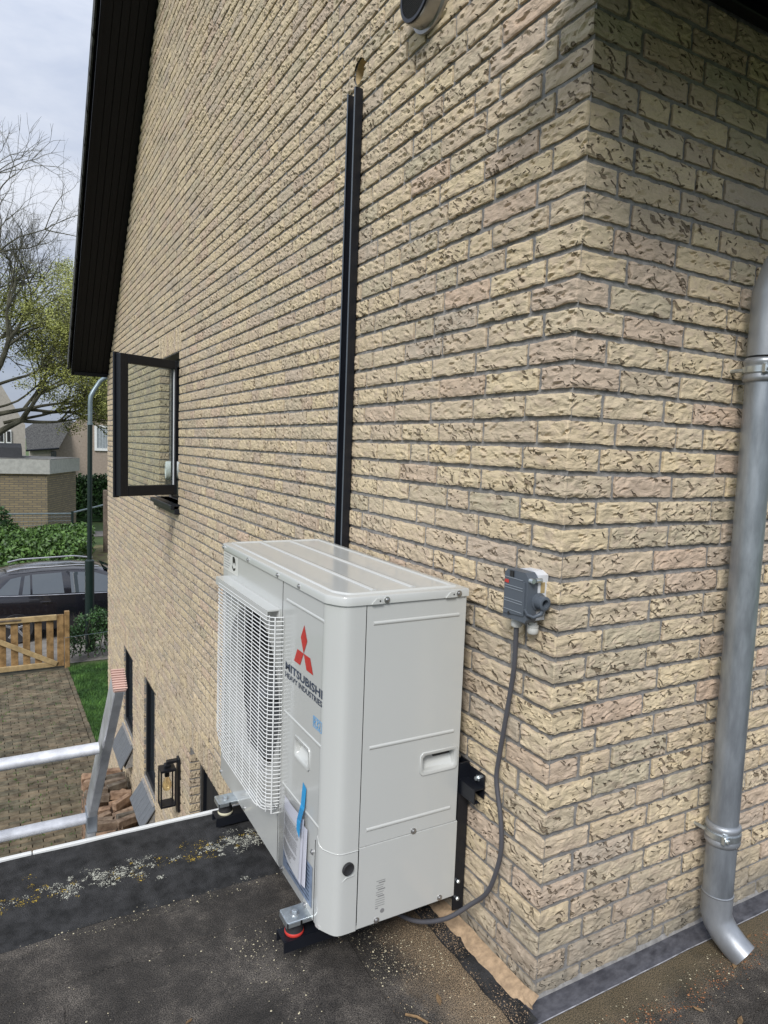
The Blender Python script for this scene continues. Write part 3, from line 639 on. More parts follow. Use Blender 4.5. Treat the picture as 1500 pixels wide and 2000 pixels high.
def low_window(y0, y1, z0, z1, label, ztile):
    w_ = framed('window', y0+.005, y1-.005, z0+.005, z1-.004, .022, .05, .06, house); tag(w_, label)
    part('pane', MB().box((.055, y0+.055, z0+.055), (.061, y1-.055, z1-.054)), M['carglass'], w_)
    room(y0, y1, z0, z1, w_)
    nt_ = 7; sl = part('sill', MB().quad((.08, y0, z0+.0), (-.02, y0, z0-.03), (-.02, y1, z0-.03), (.08, y1, z0)), M['mortar'], w_, fix=False)
    sx = part('sill_support', MB().prism([(.01, z0-.06), (-.075, ztile+.0), (.01, ztile+.01)], 'y', y0, y1), M['mortar'], w_)
    return w_
def sill_tiles(w_, y0, y1, ztop, zbot):
    nt_ = 7; dy = (y1-y0)/nt_; A = Vector((.02, 0, ztop)); B = Vector((-.112, 0, zbot)); dd = (B-A).normalized(); nn = Vector((dd.z, 0, -dd.x)); nn = nn if nn.x < 0 else -nn; ln = (B-A).length
    for i in range(nt_):
        Mx = Matrix(((dd.x, 0, nn.x, A.x), (0, 1, 0, y0+i*dy), (dd.z, 0, nn.z, A.z), (0, 0, 0, 1)))
        part('sill_tile', MB().obox(Mx, (0, .003, 0), (ln+random.uniform(-.002, .002), dy-.003, .014+random.uniform(0, .002)), .003), M['greytile'], w_)
w1 = low_window(6.00, 6.64, -1.80, -.93, 'narrow ground-floor window farther from camera', -2.07); sill_tiles(w1, 5.98, 6.66, -1.83, -2.07)
w2 = low_window(4.79, 5.36, -1.86, -.868, 'narrow ground-floor window nearer the wall lantern', -2.07); sill_tiles(w2, 4.77, 5.38, -1.89, -2.08)
dgr = framed('garage_door', 1.31, 3.525, -2.94, -.81, .085, .06, .06, house); 
for i in range(12): part('door_board', MB().box((.105, 1.382+i*.1727, -2.86), (.125, 1.382+(i+1)*.1727-.006, -.885), .003), M['dark'], dgr)
# verge (far slope) -------------------------------------------------
SL = .873; cs = 1/math.hypot(1, SL); 
def vp(x, s, h):    # point on the far slope: x, distance s up from eave, height h over the underside
    return Vector((x, 7.93-s*cs, 2.10+s*SL*cs)) + Vector((0, SL*cs, cs))*h
def slab(mb, x0, x1, s0, s1, h0, h1, dipf=0):
    V = [vp(x, s, h) for s in (s0, s1) for h in (h0, h1) for x in (x0, x1)]
    return mb.add(V, [(0,1,3,2),(4,6,7,5),(0,4,5,1),(2,3,7,6),(0,2,6,4),(1,5,7,3)])
rf = part('roof', slab(MB(), -.36, 4, 0, 6.15, .16, .20), M['tarp'], house)
nb = 6; bw = .375/nb
for i in range(nb): part('soffit_board', slab(MB(), -.375+i*bw, -.375+(i+1)*bw-.005, 0.04, 6.1, 0+(.003 if i % 2 else 0), .016), M['soffit'], rf)
part('barge_board', slab(MB(), -.40, -.3765, -.02, 6.2, -.012, .17), M['soffit'], rf)
part('barge_cap', slab(slab(MB(), -.412, -.4015, -.03, 6.2, .125, .178), -.408, -.4015, -.03, 6.2, -.012, .01), M['soffit'], rf)
part('eave_board', MB().box((-.40, 7.925, 2.08), (4, 7.95, 2.26)).box((-.3745, 7.90, 2.083), (-.003, 7.923, 2.12)), M['soffit'], rf)
tl = MB()
for s in range(20):
    t_ = MB(); s0 = -.04+s*.31; w0 = .20
    V = []; nn = 9
    for e0, hh in ((s0, .235), (s0+.345, .205)):
        for q in range(nn):
            x = -.425+q*w0/(nn-1); c_ = .028*math.cos((q/(nn-1)-.35)*5.2)
            V += [vp(x, e0, hh+c_), vp(x, e0, hh+c_-.016)]
    F = []
    for q in range(nn-1):
        a = q*2; b = a+2; o_ = nn*2
        F += [(a, b, b+o_, a+o_), (a+1, a+1+o_, b+1+o_, b+1), (a, a+1, b+1, b), (a+o_, b+o_, b+1+o_, a+1+o_)]
    F += [(0, nn*2, nn*2+1, 1), (nn*2-2, nn*2-1, nn*4-1, nn*4-2)]
    t_.add(V, F); t_.add(*[(q := slab(MB(), -.438, -.422, s0, s0+.335, .10, .245)).v, q.f])
    part('verge_tile', t_, M['tile'], rf)
# near slope of the roof and the deep eave over the side wall -----------
def np_(x, y, h): return Vector((x, y, 3.30+y*SL+h))
part('near_slope', MB().add([np_(x, y, h) for y in (-.38, 3.25) for h in (.02, .26) for x in (-.33, 6)], [(0,1,3,2),(4,6,7,5),(0,4,5,1),(2,3,7,6),(0,2,6,4),(1,5,7,3)]), M['tarp'], rf)
part('eave_soffit', MB().box((-.33, -.375, 2.445), (6, -.002, 2.465)), M['soffit'], rf)
part('soffit_trim', MB().box((-.33, -.036, 2.415), (6, -.003, 2.444), .003), M['soffit'], rf)
part('fascia', MB().box((-.34, -.40, 2.25), (6, -.378, 2.95), .003), M['soffit'], rf)  # out of view; drop below the soffit added to shade the side wall's top
gt = MB(); pts = [(-.63-.06+.06*math.cos(R(a)), 2.44+.06*math.sin(R(a))) for a in range(180, 361, 20)]
for r_ in (1, .94):
    pass
ring = [(-.475+.065*math.cos(R(a)), 2.46+.065*math.sin(R(a))) for a in range(180, 361, 15)]+[(-.475+.061*math.cos(R(a)), 2.46+.061*math.sin(R(a))) for a in range(360, 179, -15)]
part('gutter', MB().prism(ring, 'x', -.34, 6), M['zinc'], rf, smooth=True)
# round wall vent near the top edge
vc = Vector((0, .655, 2.656)); VX = Vector((-1, 0, 0))
VE = part('wall_vent', MB().tube_prof(vc, VX, [(-.01, .098), (.006, .101), (.012, .099), (.014, .090), (.050, .088), (.055, .086), (.055, .081), (.014, .080)], 48), mat('vent_polished_metal', (.30, .29, .27), .22, metal=.7), house, smooth=30)
part('vent_back', MB().tube_prof(vc, VX, [(.0145, .0795), (.018, .0795), (.018, .004), (.0145, .004)], 40), M['dark'], VE, smooth=30)
part('vent_ring', MB().tube_prof(vc, VX, [(.056, .086), (.060, .084), (.060, .074), (.056, .073)], 40), M['blackmetal'], VE, smooth=30)
gm = MB()
for i in range(-12, 13):
    o_ = i*.0062; h_ = math.sqrt(max(.077**2-o_*o_, 0))
    gm.tube([vc+Vector((-.057, o_, -h_)), vc+Vector((-.057, o_, h_))], .0010, 4).tube([vc+Vector((-.0583, -h_, o_)), vc+Vector((-.0583, h_, o_))], .0010, 4)
part('vent_mesh', gm, M['blackmetal'], VE)

# ------------------------------------------------------------------ flat roof of the extension
ext = thing('garage_extension', (-2, 0, G), 'low extension whose weathered black flat roof fills the foreground', 'building')
mb = MB()
mb.quad((-4, -4, 0), (3, -4, 0), (3, -.0, 0), (-4, -.0, 0)).quad((-4, 0, 0), (.05, 0, 0), (.05, .80, 0), (-4, .80, 0))
part('roof_felt', mb, M['deck'], ext, fix=False)
# overlaps of the felt sheets: thin raised laps
def lap(x0, y0, x1, y1, wv=.01, h=.003):
    mb = MB(); n = 24; V = []; dx, dy = (x1-x0), (y1-y0); l = math.hypot(dx, dy); nx_, ny_ = -dy/l, dx/l
    for i in range(n+1):
        t = i/n; q = noise.noise(Vector((t*6, x0*9, 0)))*wv
        for o_, z in ((0, .0005), (.004, h), (.14, h*.9), (.15, .0006)):
            V.append((x0+dx*t+nx_*(o_+q), y0+dy*t+ny_*(o_+q), z))
    return mb.add(V, [(i*4+k, (i+1)*4+k, (i+1)*4+k+1, i*4+k+1) for i in range(n) for k in range(3)])
part('felt_lap', lap(-4, .50, -.05, .60), M['deck'], ext, fix=False)
part('felt_lap', lap(-1.06, -.6, -1.0, .50), M['deck'], ext, fix=False)
part('felt_lap', lap(.35, -.42, 1.6, -.30), M['deck'], ext, fix=False)
part('felt_lap', lap(-.34, -1.0, -.30, .40), M['deck'], ext, fix=False)
kb = MB(); prof = [(.765, .0004), (.81, .004), (.89, .016), (1.00, .035), (1.06, .043), (1.10, .046), (1.115, .046)]; nx = 60; V = []
for i in range(nx+1):
    x = -4+4.02*i/nx
    for y, z in prof: V.append((x, y+noise.noise(Vector((x*4, y*9, 0)))*.008, z+noise.noise(Vector((x*7, y*9, 2)))*.003))
kb.add(V, [(i*7+k, (i+1)*7+k, (i+1)*7+k+1, i*7+k+1) for i in range(nx) for k in range(6)])
part('roof_kerb', kb, M['kerb'], ext, smooth=60, fix=False)
part('edge_trim', MB().box((-4, 1.112, .036), (-1.05, 1.126, .0545), .002).box((-1.047, 1.112, .036), (-.002, 1.126, .054), .002).box((-4, 1.1265, -.08), (-.002, 1.129, .045)), M['white'], ext)
part('extension_wall', MB().box((-4, 1.04, G), (-.02, 1.105, .03)).box((-4, -4, -.30), (-.02, .97, -.02)), M['farbrick'], ext)
# bitumen upstand on the gable wall, lead flashing on the side wall
fb = MB(); V = []; nx = 44
for i in range(nx+1):
    y = -.05+i*(.86/nx); q = noise.noise(Vector((y*16, 0, 0)))*.007; q2 = noise.noise(Vector((y*40, 4, 0)))*.004
    for x, z in ((-.078+q, .002), (-.076+q, .010), (-.045+q2, .016), (-.030+q2, .022)): V.append((x, y, z))
fb.add(V, [(i*4+k, (i+1)*4+k, (i+1)*4+k+1, i*4+k+1) for i in range(nx) for k in range(3)])
part('bitumen_upstand', fb, M['kerb'], ext, fix=False)
db = MB(); V = []
for i in range(nx+1):
    y = -.02+i*(.80/nx); q = noise.noise(Vector((y*22, 9, 0)))*.007+noise.noise(Vector((y*70, 9, 0)))*.004+max(0, .03-y)*.5
    for x, z in ((-.042+q, .0185), (-.022, .030), (-.001, .036+q*.5)): V.append((x, y, z))
db.add(V, [(i*3+k, (i+1)*3+k, (i+1)*3+k+1, i*3+k+1) for i in range(nx) for k in range(2)])
tag(part('drilling_dust', db, M['dust'], None, fix=False), 'orange brick dust lying in the angle at the foot of the gable wall', 'dust', kind='stuff')
lf = MB(); V = []; nx = 60
for i in range(nx+1):
    x = -.035+i*(3.0/nx); q = noise.noise(Vector((x*9, 7, 0)))*.002
    for y, z in ((-.046+q, .0012), (-.044+q, .005), (-.028, .010+q), (-.010, .018+q), (-.002, .021)): V.append((x-(.02 if i == 0 and y < -.05 else 0), y, z))
lf.add(V, [(i*5+k, (i+1)*5+k, (i+1)*5+k+1, i*5+k+1) for i in range(nx) for k in range(4)])
part('lead_flashing', lf, M['lead'], ext, smooth=50, fix=False)
eg = MB().tube([(-.03+i*.05, -.0455+noise.noise(Vector(((-.03+i*.05)*9, 7, 0)))*.002, .0035) for i in range(60)], .0014, 5)
part('flashing_edge', eg, mat('worn_lead_edge', (.30, .30, .32), .5, var=.5, vs=30), ext)
part('mortar_fillet', MB().prism([(-.004, .020), (.004, .030), (.004, .02)], 'x', 0, 2.9), M['mortar'], ext)
# loose stuff on the felt
def chips(name, n, fx, smin, smax, m, label, cat):
    mb = MB()
    for i in range(n):
        x, y, z = fx(); s = random.uniform(smin, smax)*(.5+random.random()**3); a = random.uniform(0, 6.28); h = s*random.uniform(.25, .7)
        pts = [(x+math.cos(a+k*1.2566)*s*random.uniform(.6, 1.1), y+math.sin(a+k*1.2566)*s*random.uniform(.6, 1.1), z) for k in range(5)]
        mb.add(pts+[(x, y, z+h)], [(k, (k+1) % 5, 5) for k in range(5)])
    return tag(part(name, mb, m, None, fix=False), label, cat, kind='stuff')
def kz(y):
    for (a, b), (c, d) in zip(prof[:-1], prof[1:]):
        if a <= y <= c: return b+(d-b)*(y-a)/(c-a)
    return 0.0
def lich(c, n):
    cs_ = []
    while len(cs_) < n:
        x = random.uniform(-1.25, -.36)
        if noise.noise(Vector((x*4, 3, c)))+.55 > random.random(): cs_.append((x, random.gauss(.955+.02*x, .020 if random.random() < .85 else .05), random.uniform(.003, .011)))
    def f():
        x, y, r_ = random.choice(cs_); y2 = y+random.gauss(0, r_*.7)
        return x+random.gauss(0, r_), y2, kz(y2)+.0006
    return f
chips('lichen', 4800, lich(0, 130), .0006, .0023, M['lichw'], 'pale grey lichen crusts spotted over the black roof kerb', 'lichen')
chips('yellow_lichen', 1000, lich(5, 60), .0007, .0026, M['lichy'], 'orange and yellow lichen spots on the black roof kerb', 'lichen')
def gritf():
    while True:
        x = random.uniform(-1.5, 1.6); y = random.uniform(-1.0, .80)
        if x > .0 and y > -.08: continue
        if x > -.08 and 0 < y: continue
        d = .12
        if abs(y-.76) < .05: d += .5
        if -.30 < x < -.05: d += .7
        if -.6 < x < -.1 and .2 < y < .75: d += .4
        if x > 0 and y > -.16: d += .5
        if random.random() < d*(.5+noise.noise(Vector((x*5, y*5, 1)))): return x, y, .001
chips('grit', 7500, gritf, .0006, .0024, M['grit'], 'fine pale grit and mortar crumbs scattered on the black felt', 'grit')
def dustf():
    while True:
        y = random.uniform(-.04, .62); x = -.05-abs(random.gauss(0, .11)) if random.random() < .6 else random.uniform(-.085, -.04)
        if noise.noise(Vector((x*12, y*8, 3)))+.5 > random.random(): break
    z = .0015 if x < -.08 else .010+(x+.08)*.35
    return x, y, z
chips('dust_grains', 4200, dustf, .0006, .0017, M['dust'], 'coarse orange grains of drilled brick spilled on the felt by the gable wall', 'dust')
def redf():
    x = random.uniform(.02, 1.5); return x, -.12-.03*math.sin(x*5)+random.gauss(0, .018)-x*.02, .001
M['redgrit'] = mat('red_seed_husks', (.27, .12, .055), .9, var=.4, vs=50)
chips('seed_husks', 1500, redf, .001, .003, M['redgrit'], 'reddish seed husks washed into a line along the lead flashing', 'husks')
lt = MB().add([(-.028, 0, 0), (-.010, .010, .004), (.012, .009, .003), (.03, .001, .006), (.010, -.010, .002), (-.012, -.009, .005), (0, 0, .006)], [(0, 6, 1), (1, 6, 2), (2, 6, 3), (3, 6, 4), (4, 6, 5), (5, 6, 0)])
lme = mesh_of('dead_leaf', lt, M['deadleaf'])
for x, y, rz, s in [(-.34, .60, .4, 1.0), (-.195, .12, 1.2, .6), (-.21, .03, .2, .7), (.30, -.22, .7, .45), (.36, -.19, 2, .5), (.42, -.26, .4, .6), (.33, -.30, 1.2, .45), (.58, -.14, .5, .6), (.66, -.20, 2.5, .5), (.25, -.36, .3, .7), (-.45, .05, 1.7, .35), (.09, -.16, 1, .4), (-.75, .33, .4, .35), (.72, -.09, .2, .4)]:
    o = inst('dead_leaf', lme, None, (x, y, .003), (0, 0, rz), (s, s, s)); tag(o, 'small dry brown leaf lying on the black roof felt', 'leaf', 'dry leaves on the flat roof')
tg = solo('twig', MB().tube([(-.29, .12, .004), (-.27, .10, .006), (-.255, .075, .004)], .003, 6), M['deadleaf'], 'short reddish brown twig on the felt below the heat pump', 'twig')

# ------------------------------------------------------------------ downpipe
dp = thing('downpipe', (.60, -.075, 0), 'weathered zinc rain pipe with a kicked-out foot beside the side wall', 'downpipe')
Y, r = -.066, .039
def XZ(z): return .593-(z-.1)*.003
part('lower_pipe', MB().tube([(XZ(.145), Y, .145), (XZ(.345), Y, .345)], r, 32), M['zinc'], dp, smooth=50)
part('pipe', MB().tube([(XZ(.35), Y, .35), (XZ(1.60), Y, 1.60)], r*.965, 32), M['zinc'], dp, smooth=50)
X = XZ(.1)
part('shoe', MB().tube([(X, Y, .165), (X, Y, .105), (X+.003, Y-.008, .080), (X+.008, Y-.026, .056), (X+.014, Y-.052, .034), (X+.020, Y-.078, .018)], [r*1.03, r*1.03, r*1.02, r*1.0, r*.98, r*.97], 32, cap=False), M['zincl'], dp, smooth=60)
part('shoe_joint', MB().tube_prof(Vector((X, Y, .160)), Vector((0, 0, 1)), [(0, r*1.03), (.001, r*1.06), (.004, r*1.06), (.005, r*1.02)], 32), M['zincl'], dp, smooth=50)
X = XZ(1.7)
part('upper_elbow', MB().tube([(X, Y, 1.61), (X, Y, 1.77), (X+.003, Y-.02, 1.83), (X+.012, Y-.06, 1.89), (X+.045, Y-.20, 2.04), (X+.06, Y-.32, 2.15), (X+.06, Y-.39, 2.24), (X+.06, Y-.41, 2.40)], r, 32), M['zincl'], dp, smooth=60)
for zc in (.335, 1.575):
    X = XZ(zc)
    cl = part('collar', MB().tube_prof(Vector((X, Y, zc-.030)), Vector((0, 0, 1)), [(0, r+.001), (.004, r+.005), (.011, r+.007), (.018, r+.004), (.022, r+.003), (.026, r+.005), (.032, r+.0055), (.038, r+.003), (.042, r+.004), (.049, r+.007), (.056, r+.005), (.060, r+.001)], 36), M['zincl'], dp, smooth=60)
    part('clamp', MB().tube_prof(Vector((X, Y, zc-.007)), Vector((0, 0, 1)), [(0, r+.0055), (.0, r+.0072), (.015, r+.0072), (.015, r+.0055)], 36).box((X-.046, Y-.026, zc-.010), (X-.026, Y-.038, zc+.012), .002).tube([(X-.036, Y-.037, zc+.001), (X-.036, Y-.045, zc+.001)], .0062, 10).tube([(X-.03, Y+.02, zc), (X-.03, -.0, zc)], .005, 8), M['galv'], dp, smooth=30)

# ------------------------------------------------------------------ heat pump outdoor unit
XF, XB, YN, YF, ZB, ZT = -.428, -.046, .287, 1.238, .124, .968
ac = thing('heat_pump', ((XF+XB)/2, (YN+YF)/2, ZB), 'cream outdoor heat pump unit with wire fan guard on black brackets', 'heat pump')
def strip_panel(path, z0, z1, t=.004, n=1):     # vertical sheet along a plan path
    mb = MB(); V = []
    for x, y in path: V += [(x, y, z0), (x, y, z1)]
    return mb.add(V, [(2*i, 2*i+2, 2*i+3, 2*i+1) for i in range(len(path)-1)])
def arc(cx, cy, r, a0, a1, n=8): return [(cx+r*math.cos(R(a0+(a1-a0)*i/n)), cy+r*math.sin(R(a0+(a1-a0)*i/n))) for i in range(n+1)]
# front panel with circular fan opening and a recessed grip
FC = (.905, .565, .258)
def front():
    mb = MB(); x = XF; y0, y1 = .632, YF-.012; z0, z1 = ZB, ZT-.003
    c0, c1, d0, d1 = FC[0]-.272, FC[0]+.272, FC[1]-.272, FC[1]+.272
    ysl, zsl = [y0, c0, c1, y1], [z0, d0, d1, z1]
    for i in range(3):
        for j in range(3):
            if i == 1 and j == 1: continue
            mb.quad((x, ysl[i], zsl[j]), (x, ysl[i+1], zsl[j]), (x, ysl[i+1], zsl[j+1]), (x, ysl[i], zsl[j+1]))
    n = 64; V = []; F = []
    for k in range(n):
        th = 2*math.pi*k/n; c, s = math.cos(th), math.sin(th); q = .272/max(abs(c), abs(s)); rr_ = FC[2]
        V += [(x, FC[0]+c*q, FC[1]+s*q), (x, FC[0]+c*(rr_+.006), FC[1]+s*(rr_+.006)), (x+.003, FC[0]+c*rr_, FC[1]+s*rr_), (x+.05, FC[0]+c*(rr_-.008), FC[1]+s*(rr_-.008))]
    for k in range(n):
        a, b = k*4, ((k+1) % n)*4
        for q in range(3): F.append((a+q, b+q, b+q+1, a+q+1))
    mb.add(V, F)
    rc = strip_panel(arc(XF+.012, YF-.012, .012, 180, 90, 5)+[(XB, YF)], z0, z1); mb.add(rc.v, rc.f)
    return mb
part('front_panel', front(), M['ac'], ac, smooth=35, fix=False)
def rect_hole_panel(fx, a0, a1, b0, b1, hole, dep, lip):
    """panel in (a,b) with a rectangular recess; fx(a,b,d) -> xyz, d inward"""
    mb = MB(); h0, h1, g0, g1 = hole; A, B = [a0, h0, h1, a1], [b0, g0, g1, b1]
    for i in range(3):
        for j in range(3):
            if i == 1 and j == 1: continue
            mb.quad(*[fx(*q, 0) for q in ((A[i], B[j]), (A[i+1], B[j]), (A[i+1], B[j+1]), (A[i], B[j+1]))])
    return mb
def grip(fx, hole, parent):
    h0, h1, g0, g1 = hole; mb = MB(); k = .0075
    # raised lip frame
    def loop(i, d, c):
        a0, a1, b0, b1 = h0-i, h1+i, g0-i, g1+i
        return [fx(a0+c, b0, d), fx(a1-c, b0, d), fx(a1, b0+c, d), fx(a1, b1-c, d), fx(a1-c, b1, d), fx(a0+c, b1, d), fx(a0, b1-c, d), fx(a0, b0+c, d)]
    loops = [loop(k, -.0002, .008), loop(k-.001, -.003, .008), loop(.0, -.0032, .007), loop(-.003, .001, .007)]
    V = [p for l in loops for p in l]; F = []
    for l in range(3):
        for i in range(8): F.append((l*8+i, l*8+(i+1) % 8, (l+1)*8+(i+1) % 8, (l+1)*8+i))
    mb.add(V, F)
    inn = loop(-.003, .001, .007)
    # sloping scoop: deep at the top, shallow at the bottom
    deep = [fx(h0+.008, g0+.006, .006), fx(h1-.008, g0+.006, .006), fx(h1-.006, g0+.012, .01), fx(h1-.006, g1-.008, .026), fx(h1-.008, g1-.004, .028), fx(h0+.008, g1-.004, .028), fx(h0+.006, g1-.008, .026), fx(h0+.006, g0+.012, .01)]
    mb.add(inn+deep, [(i, (i+1) % 8, 8+(i+1) % 8, 8+i) for i in range(8)]+[(8, 9, 10, 11, 12, 13, 14, 15)])
    return part('hand_grip', mb, M['ac'], parent, smooth=50, fix=False)
fF = lambda a, b, d: (XF+.0006+d, a, b)
hf = (.418, .513, .508, .556)
part('service_panel', rect_hole_panel(fF, .352, .6295, ZB, ZT-.003, hf, .03, 0), M['ac'], ac, smooth=35, fix=False)
grip(fF, hf, ac)
cr = .055; XS = -.3425
cp = [(XF+.0002, .3505), (XF+.0004, .343), (XF+.0022, .337), (XF+.0060, .329), (XF+.0130, .316), (XF+.0215, .302), (XF+.0275, .2945), (XF+.035, .2895), (XF+.045, YN+.0006), (XF+.058, YN), (XS-.0012, YN)]
mbc = strip_panel(cp, ZB-.004, ZT-.003)
part('corner_panel', mbc, M['ac'], ac, smooth=35, fix=False)
fS = lambda a, b, d: (a, YN+.0006+d, b); hs = (-.163, -.058, .500, .548)
part('side_panel', rect_hole_panel(fS, XS+.0012, XB, .3415, ZT-.003, hs, .03, 0), M['ac'], ac, smooth=35, fix=False)
grip(fS, hs, ac)
part('lower_side_panel', MB().quad((XS+.0012, YN-.0006, ZB), (XB+.004, YN-.0006, ZB), (XB+.004, YN-.0006, .3385), (XS+.0012, YN-.0006, .3385)).quad((XS+.0012, YN-.0006, .3385), (XB+.004, YN-.0006, .3385), (XB+.004, YN+.004, .340), (XS+.0012, YN+.004, .340)).quad((XB+.004, YN-.0006, ZB), (XB+.004, YN+.05, ZB), (XB+.004, YN+.05, .3385), (XB+.004, YN-.0006, .3385)), M['ac'], ac, fix=False)
part('carcass', MB().prism([(XF+.008, .36), (XF+.008, YF-.016), (XF+.016, YF-.006), (XB-.002, YF-.006), (XB-.002, YN+.006), (XF+.06, YN+.006), (XF+.022, YN+.03)], 'z', ZB+.004, ZT-.004) if False else
     MB().box((XF+.31, YN+.02, ZB+.01), (XB-.002, YF-.006, ZT-.004)).box((XF+.06, .30, ZB+.002), (XB-.002, YF-.006, ZB+.008)).box((XF+.012, .66, ZT-.07), (XB, YF-.01, ZT-.06)), M['acdark'], ac)
part('base_pan', MB().prism([(XF+.002, YN+.045), (XF+.002, YF-.01), (XB, YF-.01), (XB, YN+.002), (XF+.05, YN+.002)], 'z', ZB-.003, ZB+.006), M['ac'], ac)
part('coil', MB().box((XF+.27, .66, ZB+.03), (XF+.30, YF-.02, ZT-.07)), M['coil'], ac)
# lid
def lid():
    z0, z1 = ZT-.004, .986; o = .004
    def outl(g, rn, rf):
        return [(XF-o+g+a_*(1-g*6), YN-o+g+b_*(1-g*6)) for a_, b_ in ((.062, 0), (.048, .0006), (.036, .003), (.028, .008), (.021, .016), (.0125, .030), (.0055, .043), (.0018, .051), (0, .060))]+arc(XF-o+rf+g, YF+o-rf-g, rf, 180, 90, 6)+[(XB+.004-g, YF+o-g), (XB+.004-g, YN-o+g)]
    loops = [(outl(0, .052, .02), z0), (outl(0, .052, .02), z1-.005), (outl(.0016, .05, .02), z1-.0015), (outl(.006, .048, .018), z1), (outl(.024, .036, .012), z1+.0002), (outl(.027, .034, .012), z1+.004), (outl(.033, .03, .012), z1+.004), (outl(.037, .03, .012), z1+.001)]
    V = [(x, y, z) for l, z in loops for x, y in l]; n = len(loops[0][0]); F = []
    for l in range(len(loops)-1):
        for i in range(n): F.append((l*n+i, l*n+(i+1) % n, (l+1)*n+(i+1) % n, (l+1)*n+i))
    F.append(tuple((len(loops)-1)*n+i for i in range(n)))
    return MB().add(V, F)
LD = part('lid', lid(), M['ac'], ac, smooth=30, fix=True)
for x in (-.300, -.185, -.09)[:2]+(-.105,)[:0]:
    part('lid_rib', MB().add([(x+a, y, .9871+h) for y in (YN+.045, YF-.04) for a, h in ((-.007, 0), (-.003, .004), (.003, .004), (.007, 0))], [(0,1,5,4),(1,2,6,5),(2,3,7,6),(0,1,2,3),(4,5,6,7)]), M['ac'], LD, smooth=50)
# pressed ribs
def ribF(y0, y1, z, mat_=None): return MB().tube([(XF+.0045, y0, z), (XF+.0045, y1, z)], .0062, 10)
def ribS(x0, x1, z): return MB().tube([(x0, YN+.0048, z), (x1, YN+.0048, z)], .0068, 10)
for z in (.915, .597, .385): part('pressed_rib', ribF(.345 if z != .385 else .345, .60, z), M['ac'], ac, smooth=60)
for z in (.915, .598, .383): part('pressed_rib', ribS(-.322, -.068, z), M['ac'], ac, smooth=60)
part('corner_seam', MB().tube([(XF+.0006, .352, .362), (XF+.0006, .342, .345)]+[(x, y, .336) for x, y in cp[3:]], .0016, 6), M['ac'], ac, smooth=60)
part('service_seam', MB().box((XF-.0004, .361, ZB), (XF+.001, .3625, .345)), M['black'], ac)
part('grommet', MB().tube_prof(Vector((-.372+.0, YN-.001, .296)), Vector((0.12, -1, 0)), [(0, .0165), (.004, .0165), (.006, .014), (.004, .011)], 28), M['rubber'], ac, smooth=40)
for q in (0, 1):
    a = MB().tube([(-.385+.01*q, YN+.002-.0*q, .262), (-.375, YN-.0008, .272), (-.355, YN-.0008, .274)], .0018, 6)
    if q == 0: part('pressed_arc', a, M['ac'], ac)
def screw(p, ax, r=.0042, parent=ac): part('screw', MB().tube_prof(Vector(p), Vector(ax), [(-.001, r*1.7), (.001, r*1.7), (.0012, r), (.004, r*.9), (.0048, r*.5)], 10), M['steel'], parent, smooth=40)
for y in (1.216, .936, .665, .503): screw((XF-.005, y, .973), (-1, 0, 0), .004, LD)
for x in (-.290, -.074): screw((x, YN-.005, .973), (0, -1, 0), .0048, LD)
for x in (-.315, -.098): part('lid_tab', MB().prism([(x-.018, .9645), (x+.013, .9645), (x+.009, .9785), (x-.004, .9785)], 'y', YN-.0075, YN-.004), M['ac'], LD); 
for x in (-.310, -.092): part('tab_hole', MB().tube([(x, YN-.0079, .972), (x, YN-.006, .972)], .0023, 8), M['black'], LD)
for x, z in ((-.182, .346), (-.089, .132), (-.284, .130)): screw((x, YN-.001, z), (0, -1, 0), .0048)
for y, z in ((.623, .554), (1.226, .137), (.944, .137), (.592, .133), (.42, .132), (.379, .303), (.66, .285)): screw((XF-.0008, y, z), (-1, 0, 0), .0042)
# guard
ch = MB().box((-.470, .644, .874), (XF-.0005, 1.172, .878)).box((-.4705, .6445, .852), (-.4675, 1.1715, .8739)).box((-.434, .644, .852), (XF-.0005, 1.172, .8739))
part('guard_channel', ch, M['ac'], ac)
gw = MB(); z = .862; GX = -.470
zlist = []
while z > .268: zlist.append(z); z -= .0117
for z in zlist:
    yl, yh = .622, 1.156; bt = z-.262
    if bt < .085: q = (1-bt/.085); yh -= .11*q**1.6; yl += .055*q**2 if bt > .02 else .07
    gw.tube([(XF-.002, yl-.008, z), (GX+.022, yl-.004, z), (GX+.006, yl+.006, z), (GX, yl+.022, z), (GX, yh-.02, z), (GX+.005, yh-.004, z), (GX+.02, yh, z), (XF, yh+.002, z)], .00145, 5)
for i, y in enumerate([.636, .706, .778, .850, .922, .994, 1.066, 1.138]):
    lo = .272 if .68 < y < 1.05 else .29 if y < .7 else .335
    gw.tube([(GX+.003 if 0 < i < 7 else GX+.005, y, .866), (GX+.003 if 0 < i < 7 else GX+.005, y, lo)], .0012, 5)
gw.tube([(GX+.016, .618, .862), (GX+.016, .618, .29), (XF, .628, .283)], .002, 5)
part('fan_guard', gw, M['white'], ac, smooth=60)
# fan
fh = Vector((XF+.075, FC[0], FC[1]))
fn = part('fan', MB().tube_prof(fh, Vector((-1, 0, 0)), [(-.08, .05), (.005, .055), (.02, .05), (.026, .03)], 24), M['fan'], ac, smooth=40)
for k in range(3):
    mb = MB(); V = []; a0 = k*2*math.pi/3+.5
    for i in range(9):
        for j in range(10):
            rr_ = .05+(.185*i/8); th = a0+(j/9-.5)*(1.25+.2*i/8)-.35*i/8; xx = .045-(.09*j/9)*(1-.25*i/8)
            V.append((fh.x-.0+xx-.03, fh.y+rr_*math.cos(th), fh.z+rr_*math.sin(th)))
    mb.add(V, [(i*10+j, i*10+j+1, (i+1)*10+j+1, (i+1)*10+j) for i in range(8) for j in range(9)])
    part('fan_blade', mb, M['fan'], fn, smooth=60, fix=False)
